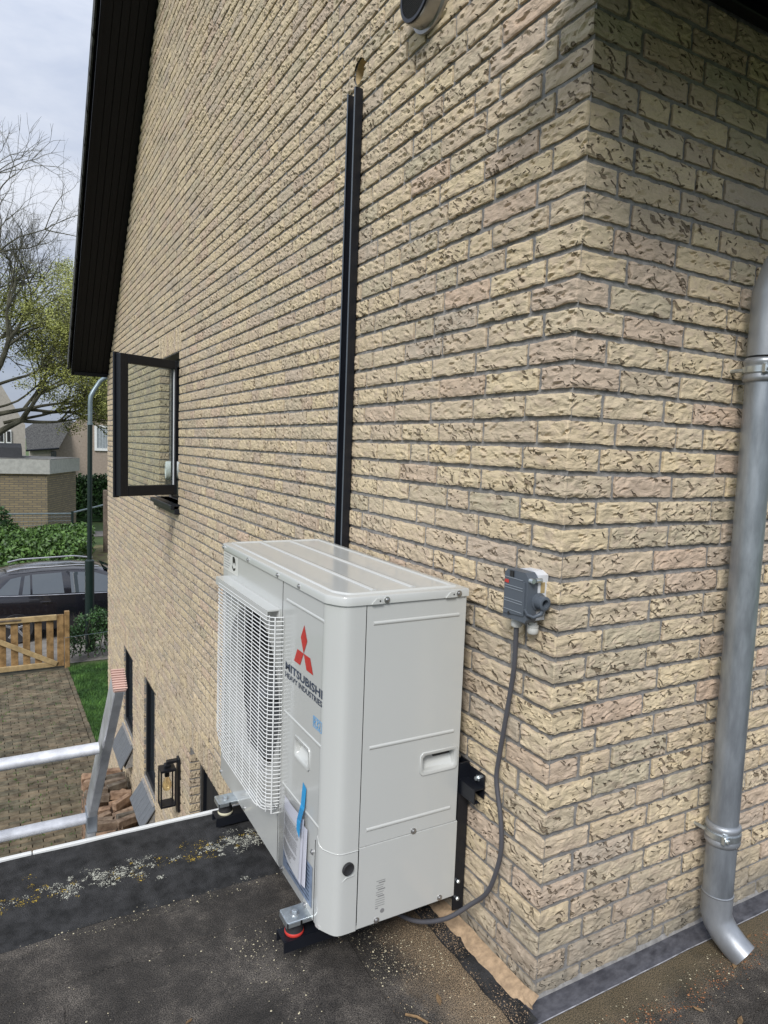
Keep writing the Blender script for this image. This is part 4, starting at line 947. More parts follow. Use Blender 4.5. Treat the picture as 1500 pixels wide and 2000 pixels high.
# lettering ---------------------------------------------------------
def text(name, body, size, m, origin, ux, uz, parent, width=None, bold=.0, kind=None):
    cu = bpy.data.curves.new(name, 'FONT'); cu.body = body; cu.size = size; cu.offset = bold; cu.resolution_u = 3; cu.extrude = .0; cu.space_character = 1.02
    t_ = bpy.data.objects.new(name, cu); COL.objects.link(t_); dg = bpy.context.evaluated_depsgraph_get(); me = bpy.data.meshes.new_from_object(t_.evaluated_get(dg))
    bpy.data.objects.remove(t_); xs = [v.co.x for v in me.vertices]; x0, x1 = min(xs), max(xs); s = (width/(x1-x0)) if width else 1
    o_, ux, uz = Vector(origin), Vector(ux), Vector(uz); off = W[parent.name]
    for v in me.vertices: v.co = o_+ux*((v.co.x-x0)*s)+uz*v.co.y-off
    me.materials.clear(); me.materials.append(m); o = bpy.data.objects.new(name, me); COL.objects.link(o); o.parent = parent; W[o.name] = off; return o
FX = XF-.0004
def pl(name, pts, m, parent=ac): return part(name, MB().add([(FX, a, b) for a, b in pts], [tuple(range(len(pts)))]), m, parent, fix=False)
lc = (.470, .800)
def rhomb(ang, ln=.076, wd=.044):
    a = R(ang); d = (math.cos(a), math.sin(a)); p = (-d[1], d[0]); c = (lc[0]+d[0]*ln/2, lc[1]+d[1]*ln/2)
    return [lc, (c[0]+p[0]*wd/2, c[1]+p[1]*wd/2), (lc[0]+d[0]*ln, lc[1]+d[1]*ln), (c[0]-p[0]*wd/2, c[1]-p[1]*wd/2)]
for a in (90, 210, 330): pl('logo', rhomb(a), M['logo'])
text('lettering', 'MITSUBISHI', .0300, M['ink'], (FX, .598, .7205), (0, -1, 0), (0, 0, 1), ac, .254, .0009)
text('lettering', 'HEAVY INDUSTRIES', .0205, M['ink'], (FX, .598, .6990), (0, -1, 0), (0, 0, 1), ac, .254, .0005)
text('lettering', 'R32', .030, M['blue'], (FX-.0003, .391, .6365), (0, -1, 0), (0, 0, 1), ac, .041, .0001)
for a, b, c, d in ((.397, .3425, .6585, .6605), (.397, .3425, .632, .634), (.397, .395, .634, .6585), (.3445, .3425, .634, .6585)):
    pl('label_border', [(a, c), (b, c), (b, d), (a, d)], M['blue'])
# warning sticker top left
M['sticker'] = mat('pale_sticker', (.62, .62, .58), .35, var=.01)
pl('warning_label', [(1.226, .958), (1.052, .958), (1.052, .896), (1.226, .896)], M['sticker'])
FX -= .0003
pl('warning_mark', [(1.118, .952), (1.100, .956), (1.086, .948), (1.082, .926), (1.094, .935), (1.104, .935), (1.112, .925), (1.116, .938)], M['black'])
pl('warning_mark', [(1.122, .925), (1.104, .914), (1.082, .920), (1.084, .912), (1.104, .905), (1.122, .916)], M['black'])
for i in range(6): pl('print_line', [(1.216, .952-i*.009), (1.140+.01*(i % 3), .952-i*.009), (1.140+.01*(i % 3), .950-i*.009), (1.216, .950-i*.009)], M['grey_ink'])
FX = XF-.0004
# certificate text on the side: small printed lines and marks
for i, (a, b, h) in enumerate([(-.288, -.262, .0016), (-.281, -.262, .003), (-.288, -.266, .0016), (-.288, -.268, .0016), (-.283, -.262, .003), (-.288, -.266, .0016), (-.288, -.268, .0016), (-.283, -.264, .003), (-.289, -.262, .0014), (-.289, -.262, .0014), (-.289, -.262, .0014), (-.289, -.262, .0014), (-.289, -.281, .0025)]):
    z = .236-i*.0062; part('print_line', MB().quad((a, YN-.0011, z), (b, YN-.0011, z), (b, YN-.0011, z+h), (a, YN-.0011, z+h)), M['grey_ink'], ac, fix=False)
part('print_mark', MB().tube([(-.268, YN-.0009, .152), (-.268, YN-.0012, .152)], .0062, 16), M['grey_ink'], ac)
# foil label at the foot of the front
pl('type_label', [(.582, .262), (.375, .262), (.375, .150), (.582, .150)], M['label']); FX -= .0003
for i in range(9): pl('print_line', [(.572-.02*(i % 3), .252-i*.011), (.392, .252-i*.011), (.392, .249-i*.011), (.572-.02*(i % 3), .249-i*.011)], M['ink'])
text('lettering', 'CE', .018, M['ink'], (FX-.0002, .50, .185), (0, -1, 0), (0, 0, 1), ac, .026, .0006)
# ---- document bag taped on
bag = thing('document_bag', (XF-.006, .49, .18), 'clear plastic bag of printed installation papers taped to the unit front', 'document bag')
def curved(y0, y1, z0, z1, x, bow, m, name, nx=10, shear=0):
    mb = MB(); V = []
    for j in range(7):
        for i in range(nx+1):
            t = i/nx; s = j/6; V.append((x-bow*math.sin(t*math.pi)*(.4+.6*(1-s))-(1-s)*bow*.8*t, y0+(y1-y0)*t, z0+(z1-z0)*s+shear*t*t*(1-s)))
    return part(name, mb.add(V, [(j*(nx+1)+i, j*(nx+1)+i+1, (j+1)*(nx+1)+i+1, (j+1)*(nx+1)+i) for j in range(6) for i in range(nx)]), m, bag, smooth=60, fix=False)
curved(.566, .424, .208, .368, XF-.006, .007, M['paper'], 'paper_sheet', shear=-.02)
curved(.560, .436, .214, .335, XF-.0085, .007, M['paper2'], 'paper_sheet', shear=-.02)
curved(.440, .405, .190, .350, XF-.004, .004, M['paper'], 'paper_sheet')
tx = MB()
for i in range(30):
    z = .226+i*.0034
    if i in (9, 10, 20): continue
    e_ = .446+.012*random.random()+(.03 if i < 6 else 0)
    n_ = 8; t0 = (.560-.552)/.124; 
    for q in range(n_):
        ya, yb = .552-(.552-e_)*q/n_, .552-(.552-e_)*(q+.85)/n_
        def X_(y, z_):
            t = (.560-y)/.124; s = (z_-.214)/.121; return XF-.0085-.007*math.sin(t*math.pi)*(.4+.6*(1-s))-(1-s)*.0056*t-.0007, z_-.02*t*t*(1-s)
        A, B = X_(ya, z), X_(yb, z); tx.quad((A[0], ya, A[1]), (B[0], yb, B[1]), (B[0], yb, B[1]+.0017), (A[0], ya, A[1]+.0017))
part('printed_text', tx, M['grey_ink'], bag, fix=False)
curved(.590, .385, .150, .400, XF-.012, .010, M['plastic'], 'plastic_sleeve')
part('tape', MB().add([(XF-.0012, .450, .458), (XF-.0012, .426, .450), (XF-.006, .424, .40), (XF-.017, .4235, .36), (XF-.0185, .424, .318), (XF-.0185, .445, .334), (XF-.017, .447, .36), (XF-.006, .449, .40)], [(0, 1, 2, 7), (7, 2, 3, 6), (6, 3, 4, 5)]), M['tape'], bag, fix=False)

# ------------------------------------------------------------------ wall bracket with dampers
br = thing('wall_bracket', (-.2, .7, .07), 'black steel wall bracket with rubber dampers carrying the heat pump', 'bracket')
ARM = (.405, 1.045)
for i, y in enumerate(ARM):
    part('arm', MB().box((-.50, y-.028, .048), (-.004, y-.024, .0775)).box((-.50, y+.024, .048), (-.004, y+.028, .0775)).box((-.50, y-.0235, .074), (-.004, y+.0235, .0780)), M['blackmetal'], br)
    for xx in (-.462, -.12):
        c = Vector((xx, y, .0783))
        part('damper_ring', MB().tube_prof(c, Vector((0, 0, 1)), [(0, .024), (.003, .0255), (.007, .0255), (.009, .024)], 28), M['red'] if i == 0 else M['cream'], br, smooth=50, label='red damper ring' if i == 0 else 'cream damper ring')
        part('damper', MB().tube_prof(c+Vector((0, 0, .0091)), Vector((0, 0, 1)), [(0, .024), (.004, .0225), (.0385, .0225)], 28), M['rubber'], br, smooth=50)
        pw, x1 = .030, (XF+.05 if xx < -.3 else XB-.01)
        pt = part('clamp_plate', MB().box((xx-.030, y-pw, .1262), (max(xx+.05, x1 if xx < -.3 else xx+.03), y+pw, .1292), .0012).box((xx-.0318, y-pw+.004, .113), (xx-.0302, y+pw-.004, .128)).box((xx-.028, y-pw-.0015, .116), (xx+.004, y-pw, .127)).box((xx+.010, y-pw-.0015, .118), (xx+.07, y-pw, .127)), M['galv'], br)
        part('washer', MB().tube_prof(c+Vector((0, 0, .051)), Vector((0, 0, 1)), [(0, .0125), (.0018, .0125)], 24), M['steel'], pt)
        part('bolt', MB().tube_prof(c+Vector((0, 0, .0529)), Vector((0, 0, 1)), [(0, .0078), (.0065, .0078), (.0075, .006)], 6), M['galv'], pt)
    part('upright', MB().box((-.040, y-.115, .075), (-.006, y-.110, .500)).box((-.0095, y-.11, .075), (-.0055, y-.075, .500)), M['blackmetal'], br)
    for z in (.11, .16): part('bolt', MB().tube_prof(Vector((-.028, y-.116, z)), Vector((0, -1, 0)), [(0, .006), (.004, .006), (.006, .004)], 6), M['galv'], br)
part('cross_rail', MB().box((-.038, .222, .452), (-.004, 1.16, .456)).box((-.038, .222, .420), (-.035, 1.16, .4518)).box((-.038, .222, .416), (-.02, 1.16, .4195)).box((-.0075, .222, .425), (-.0045, 1.16, .490)), M['blackmetal'], br)
part('rail_bolt', MB().tube_prof(Vector((-.0078, .248, .472)), Vector((-1, 0, 0)), [(0, .009), (.002, .009), (.0022, .006), (.009, .006)], 6), M['galv'], br)

# ------------------------------------------------------------------ black line duct on the wall
ld = thing('line_duct', (0, 1.15, .95), 'tall open black metal duct channel running up the brick wall', 'cable duct')
y0, y1, dx = 1.083, 1.149, -.032
part('near_flange', MB().box((dx, y0, .80), (-.004, y0+.0025, 2.578)), M['blackmetal'], ld)
part('far_flange', MB().box((dx, y1-.0025, .80), (-.004, y1, 2.578)), M['blackmetal'], ld)
part('back_plate', MB().box((-.0055, y0+.003, .80), (-.0035, y1-.003, 2.54)), M['blackmetal'], ld)
part('flange_lip', MB().box((dx-.0012, y0+.0002, .80), (dx-.0002, y0+.009, 2.578)).box((dx-.0012, y1-.009, .80), (dx-.0002, y1-.0002, 2.578)), M['swgrey'], ld)

# ------------------------------------------------------------------ isolator switch and its cable
sw = thing('isolator_switch', (0, .085, 1.0), 'grey weatherproof isolator switch screwed to the brick corner', 'switch')
ya, yb = .040, .120; za, zb = .955, 1.070
part('base_box', MB().prism([(ya, za), (yb, za), (yb, zb-.006), (yb-.02, zb-.001), (ya+.018, zb), (ya, zb-.008)], 'x', -.028, .004), M['swlight'], sw)
part('cover', MB().prism([(ya-.002, za+.004), (ya-.002, zb-.014), (ya+.010, zb-.002), (yb-.008, zb-.002), (yb+.002, zb-.012), (yb+.002, za-.004), (ya+.003, za-.004)], 'x', -.058, -.0285).prism([(ya+.006, za+.012), (ya+.006, zb-.024), (yb-.002, zb-.016), (yb-.002, za+.006)], 'x', -.061, -.0575), M['swgrey'], sw)
for z in (1.049, 1.030, 1.024, .998, .992, .972): part('cover_ridge', MB().box((-.0622, ya+.012, z), (-.0612, yb-.004, z+.0011)), M['lightline'], sw)
part('cover_notch', MB().box((-.0616, .088, 1.052), (-.0585, .100, 1.066)).tube([(-.0618, .098, .964), (-.058, .098, .964)], .004, 10), M['black'], sw)
text('lettering', 'ABB', .0105, M['red'], (-.0624, .1175, 1.036), (0, -1, 0), (0, 0, 1), sw, .0165, .0008)
part('latch_screw', MB().tube([(-.052, ya-.002, 1.052), (-.052, ya-.014, 1.052)], .006, 12).tube([(-.040, ya-.006, 1.0515), (-.022, ya-.006, 1.0515)], .0055, 10), M['galv'], sw, smooth=40)
part('side_window', MB().box((-.018, ya-.0012, 1.020), (-.006, ya-.0002, 1.045)), mat('amber_sight_window', (.34, .26, .13), .5), sw)
kc = Vector((-.024, ya-.001, 1.000))
part('rotary_knob', MB().tube_prof(kc, Vector((0, -1, 0)), [(0, .021), (.003, .021), (.004, .017), (.024, .0165), (.025, .015), (.025, .0095), (.010, .0085)], 28), M['swgrey'], sw, smooth=40)
part('knob_lever', MB().tube([kc+Vector((.0, -.018, -.012)), kc+Vector((-.004, -.016, -.026)), kc+Vector((-.022, -.010, -.033)), kc+Vector((-.036, -.004, -.026)), kc+Vector((-.040, .0, -.014))], [.006, .0055, .0045, .0035, .003], 8), M['swgrey'], sw, smooth=60)
for y, z1 in ((.058, .926), (.098, .934)):
    part('cable_gland', MB().tube_prof(Vector((-.018 if y < .07 else -.034, y, z1+.021)), Vector((0, 0, -1)), [(0, .010), (.006, .010), (.0065, .0135), (.012, .0135), (.0125, .012), (.016, .0135), (.024, .0135), (.028, .011)], 18), M['gland'], sw, smooth=40)
cpts = [(-.034, .098, .935), (-.033, .099, .90), (-.028, .106, .815), (-.024, .129, .69), (-.022, .150, .574), (-.022, .155, .51), (-.024, .130, .43), (-.024, .120, .349), (-.026, .135, .27), (-.032, .160, .205), (-.045, .205, .150), (-.09, .262, .085), (-.14, .345, .045), (-.17, .46, .04), (-.18, .60, .055), (-.18, .8, .07)]
def spline(pts, n=8):
    pts = [Vector(p) for p in pts]; out = []
    for i in range(len(pts)-1):
        p0, p1, p2, p3 = pts[max(i-1, 0)], pts[i], pts[i+1], pts[min(i+2, len(pts)-1)]
        for k in range(n):
            t = k/n; out.append(.5*((2*p1)+(-p0+p2)*t+(2*p0-5*p1+4*p2-p3)*t*t+(-p0+3*p1-3*p2+p3)*t**3))
    return out+[pts[-1]]
solo('power_cable', MB().tube(spline(cpts), .0062, 10), M['cable'], 'thick grey cable hanging from the isolator switch to under the unit', 'cable', smooth=60)

# ------------------------------------------------------------------ wall lantern
wl = thing('wall_lantern', (0, 3.85, -1.25), 'black square lantern on the wall beside the garage doorway', 'lamp')
part('back_plate', MB().box((-.016, 3.80, -1.44), (.006, 3.87, -1.02), .003), M['blackmetal'], wl)
part('bracket_arm', MB().box((-.095, 3.815, -1.052), (-.014, 3.855, -1.030), .003).box((-.11, 3.81, -1.075), (-.065, 3.86, -1.0535), .003), M['blackmetal'], wl)
lx0, lx1, ly0, ly1, lz0, lz1 = -.145, -.035, 3.78, 3.89, -1.37, -1.085
cg = part('lantern_cage', MB().box((lx0, ly0, lz1-.012), (lx1, ly1, lz1+.004)).box((lx0, ly0, lz0), (lx1, ly1, lz0+.014)), M['blackmetal'], wl)
for a in (lx0, lx1-.009):
    for b in (ly0, ly1-.009): part('cage_bar', MB().box((a, b, lz0+.0145), (a+.009, b+.009, lz1-.0125)), M['blackmetal'], cg)
part('glass_pane', MB().box((lx0+.010, ly0+.0035, lz0+.015), (lx1-.010, ly0+.0055, lz1-.013)), M['lampglass'], cg); part('glass_pane', MB().box((lx0+.0035, ly0+.010, lz0+.015), (lx0+.0055, ly1-.010, lz1-.013)), M['lampglass'], cg)
part('lamp_holder', MB().tube([(-.09, 3.835, lz1-.0125), (-.09, 3.835, lz1-.065)], .018, 14), M['blackmetal'], wl, smooth=40)
part('bulb', MB().tube_prof(Vector((-.09, 3.835, lz1-.0655)), Vector((0, 0, -1)), [(0, .012), (.02, .02), (.05, .032), (.075, .034), (.10, .026), (.112, .008)], 18), M['bulb'], wl, smooth=60)
part('filament', MB().tube([(-.095, 3.835, -1.17), (-.09, 3.84, -1.21), (-.085, 3.83, -1.17)], .0015, 5), mat('filament_brass', (.6, .35, .08), .3, metal=.6), wl)

# paper roll on the window sill
rl = thing('paper_roll', (.02, 4.12, .88), 'white paper roll lying on the sill of the open window', 'paper roll')
part('roll', MB().tube_prof(Vector((.11, 4.37, 1.103)), Vector((-1, .12, 0)).normalized(), [(0, .068), (.004, .072), (.11, .072), (.116, .067), (.116, .03), (.106, .022)], 30), M['towel'], rl, smooth=40)
part('roll_core', MB().tube_prof(Vector((.003, 4.383, 1.103)), Vector((-1, .12, 0)).normalized(), [(-.01, .021), (-.001, .021), (-.001, .018), (-.01, .017)], 20), M['deadleaf'], rl)
rl.location.z = .88
# ------------------------------------------------------------------ ladder
la = thing('ladder', (-1.1, 1.2, G), 'bent-topped aluminium ladder standing against the roof edge', 'ladder')
def rail(x, nm='rail'):
    pa = Vector((x-.033, 1.47, G)); p0 = Vector((x-.018, 1.19, -.2)); p1 = Vector((x+.006, 1.168, .125)); p2 = Vector((x+.040, .80, .672))
    mb = MB()
    def seg(a, b, wx, wy, ext=0):
        d = (b-a).normalized(); s = Vector((1, 0, 0)); s = (s-d*s.dot(d)).normalized(); t = d.cross(s); ln = (b-a).length+ext
        Mx = Matrix(((s.x, t.x, d.x, a.x), (s.y, t.y, d.y, a.y), (s.z, t.z, d.z, a.z), (0, 0, 0, 1)))
        return Mx, ln
    Mx, ln = seg(pa, p1, 0, 0, .006); mb.obox(Mx, (-.013, -.032, 0), (.013, .032, ln), .003)
    Mx2, ln2 = seg(p1, p2, 0, 0); mb.obox(Mx2, (-.014, -.033, -.004), (.014, .033, ln2), .003)
    r_ = part(nm, mb, M['alu'], la)
    Mx3, l3 = seg(p1, p2, 0, 0); part('joint_sleeve', MB().obox(Mx, (-.016, -.035, ln-.07), (.016, .035, ln-.008), .002), M['zinc'], r_)
    cap = part('end_cap', MB().obox(Mx2, (-.017, -.036, ln2), (.017, .036, ln2+.012), .003), M['pink'], la, label='ribbed pink rubber end cap')
    for k in range(9): part('cap_rib', MB().obox(Mx2, (-.0185, -.034+k*.008, ln2+.012), (.0185, -.030+k*.008, ln2+.0155)), M['pink'], cap)
    part('rivet', MB().tube([Mx2 @ Vector((.0145, 0, ln2-.03)), Mx2 @ Vector((.017, 0, ln2-.03))], .005, 8), M['steel'], r_)
    return p0, p1, p2
rail(-.880); rail(-1.27)
for y, z, r_ in ((.920, .440, .0165), (1.185, .090, .0170)):
    part('rung', MB().tube([(-1.245, y, z), (-.878, y, z)], [r_, r_], 16, flat=1.25), M['alul'], la, smooth=50)
for k in range(1, 11):
    z = .090-k*.28; part('rung', MB().tube([(-1.25-.0, 1.19+k*.028, z), (-.895, 1.19+k*.028, z)], .0155, 12), M['alul'], la, smooth=50)

# ------------------------------------------------------------------ stack of loose clinkers below the sills
bp_ = thing('clinker_stack', (-.24, 5.7, G), 'untidy stack of loose reddish paving clinkers against the wall', 'brick stack')
cm_ = [mesh_of('clinker', MB().box((-.10, -.027, -.036), (.10, .027, .036), .003), M['paverl']) for _ in range(1)]
rs = random.Random(3)
for lay in range(10):
    z = G+.04+lay*.074
    for j in range(20):
        y = 5.20+j*.060+rs.uniform(-.006, .006)
        for i in range(2):
            if lay > 6 and rs.random() < (.25+.2*(lay-7)): continue
            if lay < 6 and 0 < j < 15 and i == 1 and False: continue
            x = -.15-i*.205+rs.uniform(-.012, .012); messy = lay > 6
            inst('clinker', cm_[0], bp_, (x, y+(rs.uniform(-.03, .03) if messy else 0), z), (rs.gauss(0, .10) if messy else 0, rs.gauss(0, .10) if messy else 0, rs.gauss(0, .30 if messy else .03)), (1, 1, 1))
# ------------------------------------------------------------------ gate, post, hedge
GY = 12.5
gt = thing('wooden_gate', (-.8, GY, G), 'low wooden slatted garden gate with a diagonal brace', 'gate')
gx0, gx1, gz0, gz1 = -2.1, -.215, G+.02, G+1.0
part('stile', MB().box((gx1-.115, GY-.022, gz0), (gx1, GY+.022, gz1-.004), .005), M['wood'], gt)
part('stile', MB().box((gx0, GY-.022, gz0), (gx0+.11, GY+.022, gz1-.004), .005), M['wood'], gt)
part('top_rail', MB().box((gx0+.112, GY-.03, gz1-.10), (gx1-.117, GY+.018, gz1+.002), .006), M['woodlight'], gt)
part('bottom_rail', MB().box((gx0+.112, GY-.03, gz0), (gx1-.117, GY+.018, gz0+.095), .006), M['woodlight'], gt)
x = gx1-.115-.075-.10
for k in range(9):
    part('slat', MB().box((x-.0, GY+.019, gz0+.03), (x+.118, GY+.036, gz1-.03), .004), M['wood'], gt); x -= .205-.012
d = Vector((-(1.42), 0, .80)); a = Vector((gx1-.125, GY-.024, gz0+.055)); ln = d.length; d.normalize(); up = Vector((-d.z, 0, d.x)); up = up if up.z > 0 else -up
part('brace', MB().obox(Matrix(((d.x, 0, up.x, a.x), (0, 1, 0, a.y-.028), (d.z, 0, up.z, a.z), (0, 0, 0, 1))), (.0, 0, -.045), (ln, .022, .045), .004), M['woodlight'], gt)
part('latch_plate', MB().box((-1.45, GY-.042, gz1-.055), (-.92, GY-.031, gz1-.025), .003), M['woodold'], gt)
solo('gate_post', MB().box((-.205, GY-.04, G-.04), (-.118, GY+.045, G+1.055), .008), M['wood'], 'square wooden post right of the slatted gate', 'post')
solo('guide_wire', MB().tube([(-.205, GY-.05, G+.56), (.6, GY-.03, G+.60)], .003, 5), M['galvgrey'], 'thin wire running from the gate post into the hedge', 'wire')
def leafcloud(mb, n, fn, smin, smax, flat=.0):
    for _ in range(n):
        c = Vector(fn()); s = random.uniform(smin, smax); a = Vector((random.gauss(0, 1), random.gauss(0, 1), random.gauss(0, 1))).normalized(); b = a.orthogonal().normalized()*.5
        b = (Matrix.Rotation(random.uniform(0, 6.28), 3, a) @ b)
        mb.add([c-a*s, c+b*s, c+a*s, c-b*s], [(0, 1, 2, 3)])
hg = thing('garden_hedge', (.35, 12.95, G), 'dark leafy hedge shrub growing between the gate post and house corner', 'hedge')
hb = MB()
for i in range(9):
    x = -.05+i*.14; p = [Vector((x, 12.95+random.uniform(-.1, .1), G))]
    for q in range(5): p.append(p[-1]+Vector((random.uniform(-.06, .06), random.uniform(-.05, .05), .18)))
    hb.tube(p, [.012, .011, .009, .007, .005, .003], 5)
part('stem', hb, M['bark'], hg)
def hf_():
    while True:
        x = random.uniform(-.12, 1.6); z = random.uniform(.08, 1.02); top = .62+.32*min(1, max(0, (x+.1)/.35))+.10*noise.noise(Vector((x*5, 3, 0)))
        if z < top and (z > .32 or random.random() < .35) and noise.noise(Vector((x*7, z*7, 5))) > -.30: return x, 12.95+random.gauss(0, .16), G+z
hl = MB(); leafcloud(hl, 7500, hf_, .016, .036); part('foliage', hl, M['leafd'], hg, fix=False, kind='stuff')
# ------------------------------------------------------------------ street lamp
sl = thing('street_lamp', (.33, 13.45, G), 'dark green street lamp post standing behind the garden hedge', 'street lamp')
part('post_base', MB().tube([(.32, 13.45, G-.03), (.325, 13.45, -1.13)], .088, 20).tube([(.325, 13.45, -1.13), (.325, 13.45, -1.10)], [.088, .055], 20), M['postgreen'], sl, smooth=40)
part('post', MB().tube([(.325, 13.45, -1.10), (.345, 13.45, 1.58)], .046, 18), M['postgreen'], sl, smooth=40)
part('collar', MB().tube([(.345, 13.45, 1.58), (.345, 13.45, 1.62)], .056, 18), M['galvgrey'], sl)
part('lamp_arm', MB().tube([(.345, 13.45, 1.62), (.35, 13.45, 2.02), (.36, 13.45, 2.14), (.41, 13.47, 2.24), (.53, 13.5, 2.44), (.62, 13.53, 2.52), (.75, 13.55, 2.545)], [.042, .042, .042, .042, .04, .04, .04], 14), M['galvgrey'], sl, smooth=60)
part('lamp_head', MB().prism([(.74, 2.50), (1.35, 2.56), (1.32, 2.63), (.78, 2.60)], 'y', 13.44, 13.66), M['swgrey'], sl)
# ------------------------------------------------------------------ parked car
car = thing('parked_car', (-.97, 15.35, G), 'black estate car parked in the street behind the wooden gate', 'car')
CX, CY = -.97, 15.35; CZ = G-.03
st = [(-.90, .62, .98, .98, .70), (-.86, .50, 1.02, 1.06, .80), (-.70, .40, 1.03, 1.12, .87), (-.35, .33, 1.02, 1.40, .90), (.0, .33, 1.00, 1.465, .905), (.5, .25, .985, 1.505, .91), (1.1, .25, .97, 1.51, .91), (1.6, .25, .96, 1.47, .91), (2.05, .25, .95, 1.30, .905), (2.45, .33, .95, 1.06, .90), (2.60, .35, .94, .985, .89), (3.1, .33, .86, .88, .85), (3.35, .40, .76, .78, .75), (3.45, .45, .60, .62, .55)]
V = []; 
for x, b, be, ro, hw in st:
    ins = max(0, (ro-be))*.50; rw = hw-ins-.02
    sec = [(hw-.06, b), (hw, b+.18), (hw+.01, (b+be)/2+.06), (hw-.03, be), (rw+.02, max(be+.01, ro-.07)), (rw-.05, ro-.02), (rw*.5, ro), (0, ro+.012)]
    full = [(y, z) for y, z in sec]+[(-y, z) for y, z in sec[::-1][1:]]
    V += [(CX+x, CY-y, CZ+z) for y, z in full]
n = 15; F = [(i*n+k, (i+1)*n+k, (i+1)*n+k+1, i*n+k+1) for i in range(len(st)-1) for k in range(n-1)]+[tuple(range(n)), tuple((len(st)-1)*n+k for k in range(n))]
bd = part('body', MB().add(V, F), M['carpaint'], car, smooth=35)
def side_pt(x, t, out=.006):   # point on the glasshouse side, t 0 belt .. 1 roof edge
    for a, b in zip(st[:-1], st[1:]):
        if a[0] <= x <= b[0]:
            q = (x-a[0])/(b[0]-a[0]); be = a[2]+(b[2]-a[2])*q; ro = a[3]+(b[3]-a[3])*q; hw = a[4]+(b[4]-a[4])*q; break
    rw = hw-max(0, ro-be)*.5-.02; y0_, z0_, y1_, z1_ = hw-.03, be, rw+.02, max(be+.01, ro-.07)
    return Vector((CX+x, CY-(y0_+(y1_-y0_)*t)-out, CZ+z0_+(z1_-z0_)*t+out*.4))
for pts in ([(-.40, .06), (.04, .06), (.10, .93), (-.10, .88)], [(.11, .06), (.26, .06), (.26, .94), (.165, .93)], [(.30, .06), (.90, .06), (.86, .95), (.30, .95)], [(1.04, .06), (2.02, .06), (1.86, .90), (1.5, .95), (1.02, .95)]):
    part('side_window', MB().quad(*[side_pt(*p) for p in pts]), M['carglass'], bd, fix=False)
part('belt_trim', MB().tube([side_pt(x, .0, .012) for x in (-.45, 0, .5, 1, 1.5, 2.05)], .008, 5), M['chrome'], bd)
part('windscreen', MB().quad((CX+1.72, CY-.60, CZ+1.44), (CX+2.44, CY-.78, CZ+1.075), (CX+2.44, CY+.78, CZ+1.075), (CX+1.72, CY+.60, CZ+1.44)), M['carglass'], bd, fix=False)
for q in (-1, 1): part('roof_rail', MB().tube([(CX-.15, CY-q*.60, CZ+1.47), (CX+.1, CY-q*.62, CZ+1.525), (CX+1.2, CY-q*.62, CZ+1.555), (CX+1.6, CY-q*.60, CZ+1.50)], .016, 6), M['chrome'], bd)
for x in (.45, 1.25): part('door_handle', MB().box((CX+x, CY-.935, CZ+.84), (CX+x+.2, CY-.912, CZ+.865), .006), M['carpaint'], bd)
part('wing_mirror', MB().box((CX+1.95, CY-1.08, CZ+.97), (CX+2.08, CY-.90, CZ+1.10), .03), M['carpaint'], bd)
for x in (0, 2.68):
    for q in (-1, 1):
        wh = part('wheel', MB().tube_prof(Vector((CX+x, CY+q*.70, CZ+.33)), Vector((0, q, 0)), [(0, .30), (.02, .325), (.19, .325), (.215, .30), (.2, .24)], 28), M['rubber'], car, smooth=40)
        rm = MB().tube_prof(Vector((CX+x, CY+q*.91, CZ+.33)), Vector((0, q, 0)), [(0, .06), (.012, .05)], 16)
        for k in range(5):
            a = k*1.2566; rm.obox(Matrix.Translation((CX+x, CY+q*.905, CZ+.33)) @ Matrix.Rotation(a, 4, 'Y'), (-.025, -.006, .03), (.025, .006, .24), .004)
        part('rim', rm, M['chrome'], wh)
# ------------------------------------------------------------------ far garage, fence, plants, houses
gar = thing('brick_garage', (-1, 30, G), 'flat-roofed brown brick garage with pale fascia across the street', 'garage')
A0, A1 = Vector((-4.5, 30.9, 0)), Vector((.30, 29.0, 0)); A2 = Vector((1.72, 32.2, 0))
part('wall', MB().quad((-6, 29.35, G), (.30, 29.0, G), (.30, 29.0, -.16), (-6, 29.35, -.16)).quad((.30, 29.0, G), (1.62, 32.4, G), (1.62, 32.4, -.16), (.30, 29.0, -.16)), M['farbrick'], gar, fix=False)
part('fascia', MB().quad((-6.1, 29.25, -.19), (.39, 28.88, -.19), (.39, 28.88, .38), (-6.1, 29.25, .38)).quad((.39, 28.88, -.19), (1.78, 32.4, -.19), (1.78, 32.4, .38), (.39, 28.88, .38)).quad((-6.1, 29.25, -.19), (.39, 28.88, -.19), (1.78, 32.4, -.19), (-6, 34, -.19)), M['fasc'], gar, fix=False)
part('roof', MB().quad((-6.1, 29.25, .40), (.39, 28.88, .40), (1.78, 32.4, .40), (-6, 36, .40)).box((-6.1, 29.24, .38), (.36, 29.26, .41)), mat('gravel_roof', (.2, .2, .19), .9, var=.4, vs=3), gar, fix=False)
part('roof_light', MB().prism([(29.8, .41), (33, .41), (32.5, .95), (30.5, .80)], 'x', -5, -.55), M['tarp'], gar)
fe = thing('wire_fence', (0, 27, G), 'low tube-and-wire fence in front of the brick garage', 'fence')
part('top_rail', MB().tube([(-4, 27, -1.56), (1.05, 27, -1.58)], .03, 6).tube([(1.05, 27, -1.55), (2.75, 30.2, -1.50)], .035, 6), M['galvgrey'], fe)
for x, y in ((-2.2, 27), (1.05, 27), (1.83, 28.4)): part('post', MB().tube([(x, y, G), (x, y, -1.5)], .05, 8), M['postgreen'], fe)
wm = MB()
for k in range(60): wm.tube([(-4+k*.085, 27, G+.1), (-4+k*.085, 27, -1.58)], .004, 3)
for k in range(8): wm.tube([(-4, 27, G+.2+k*.15), (1.05, 27, G+.2+k*.15)], .004, 3)
part('wire_mesh', wm, M['galvgrey'], fe)
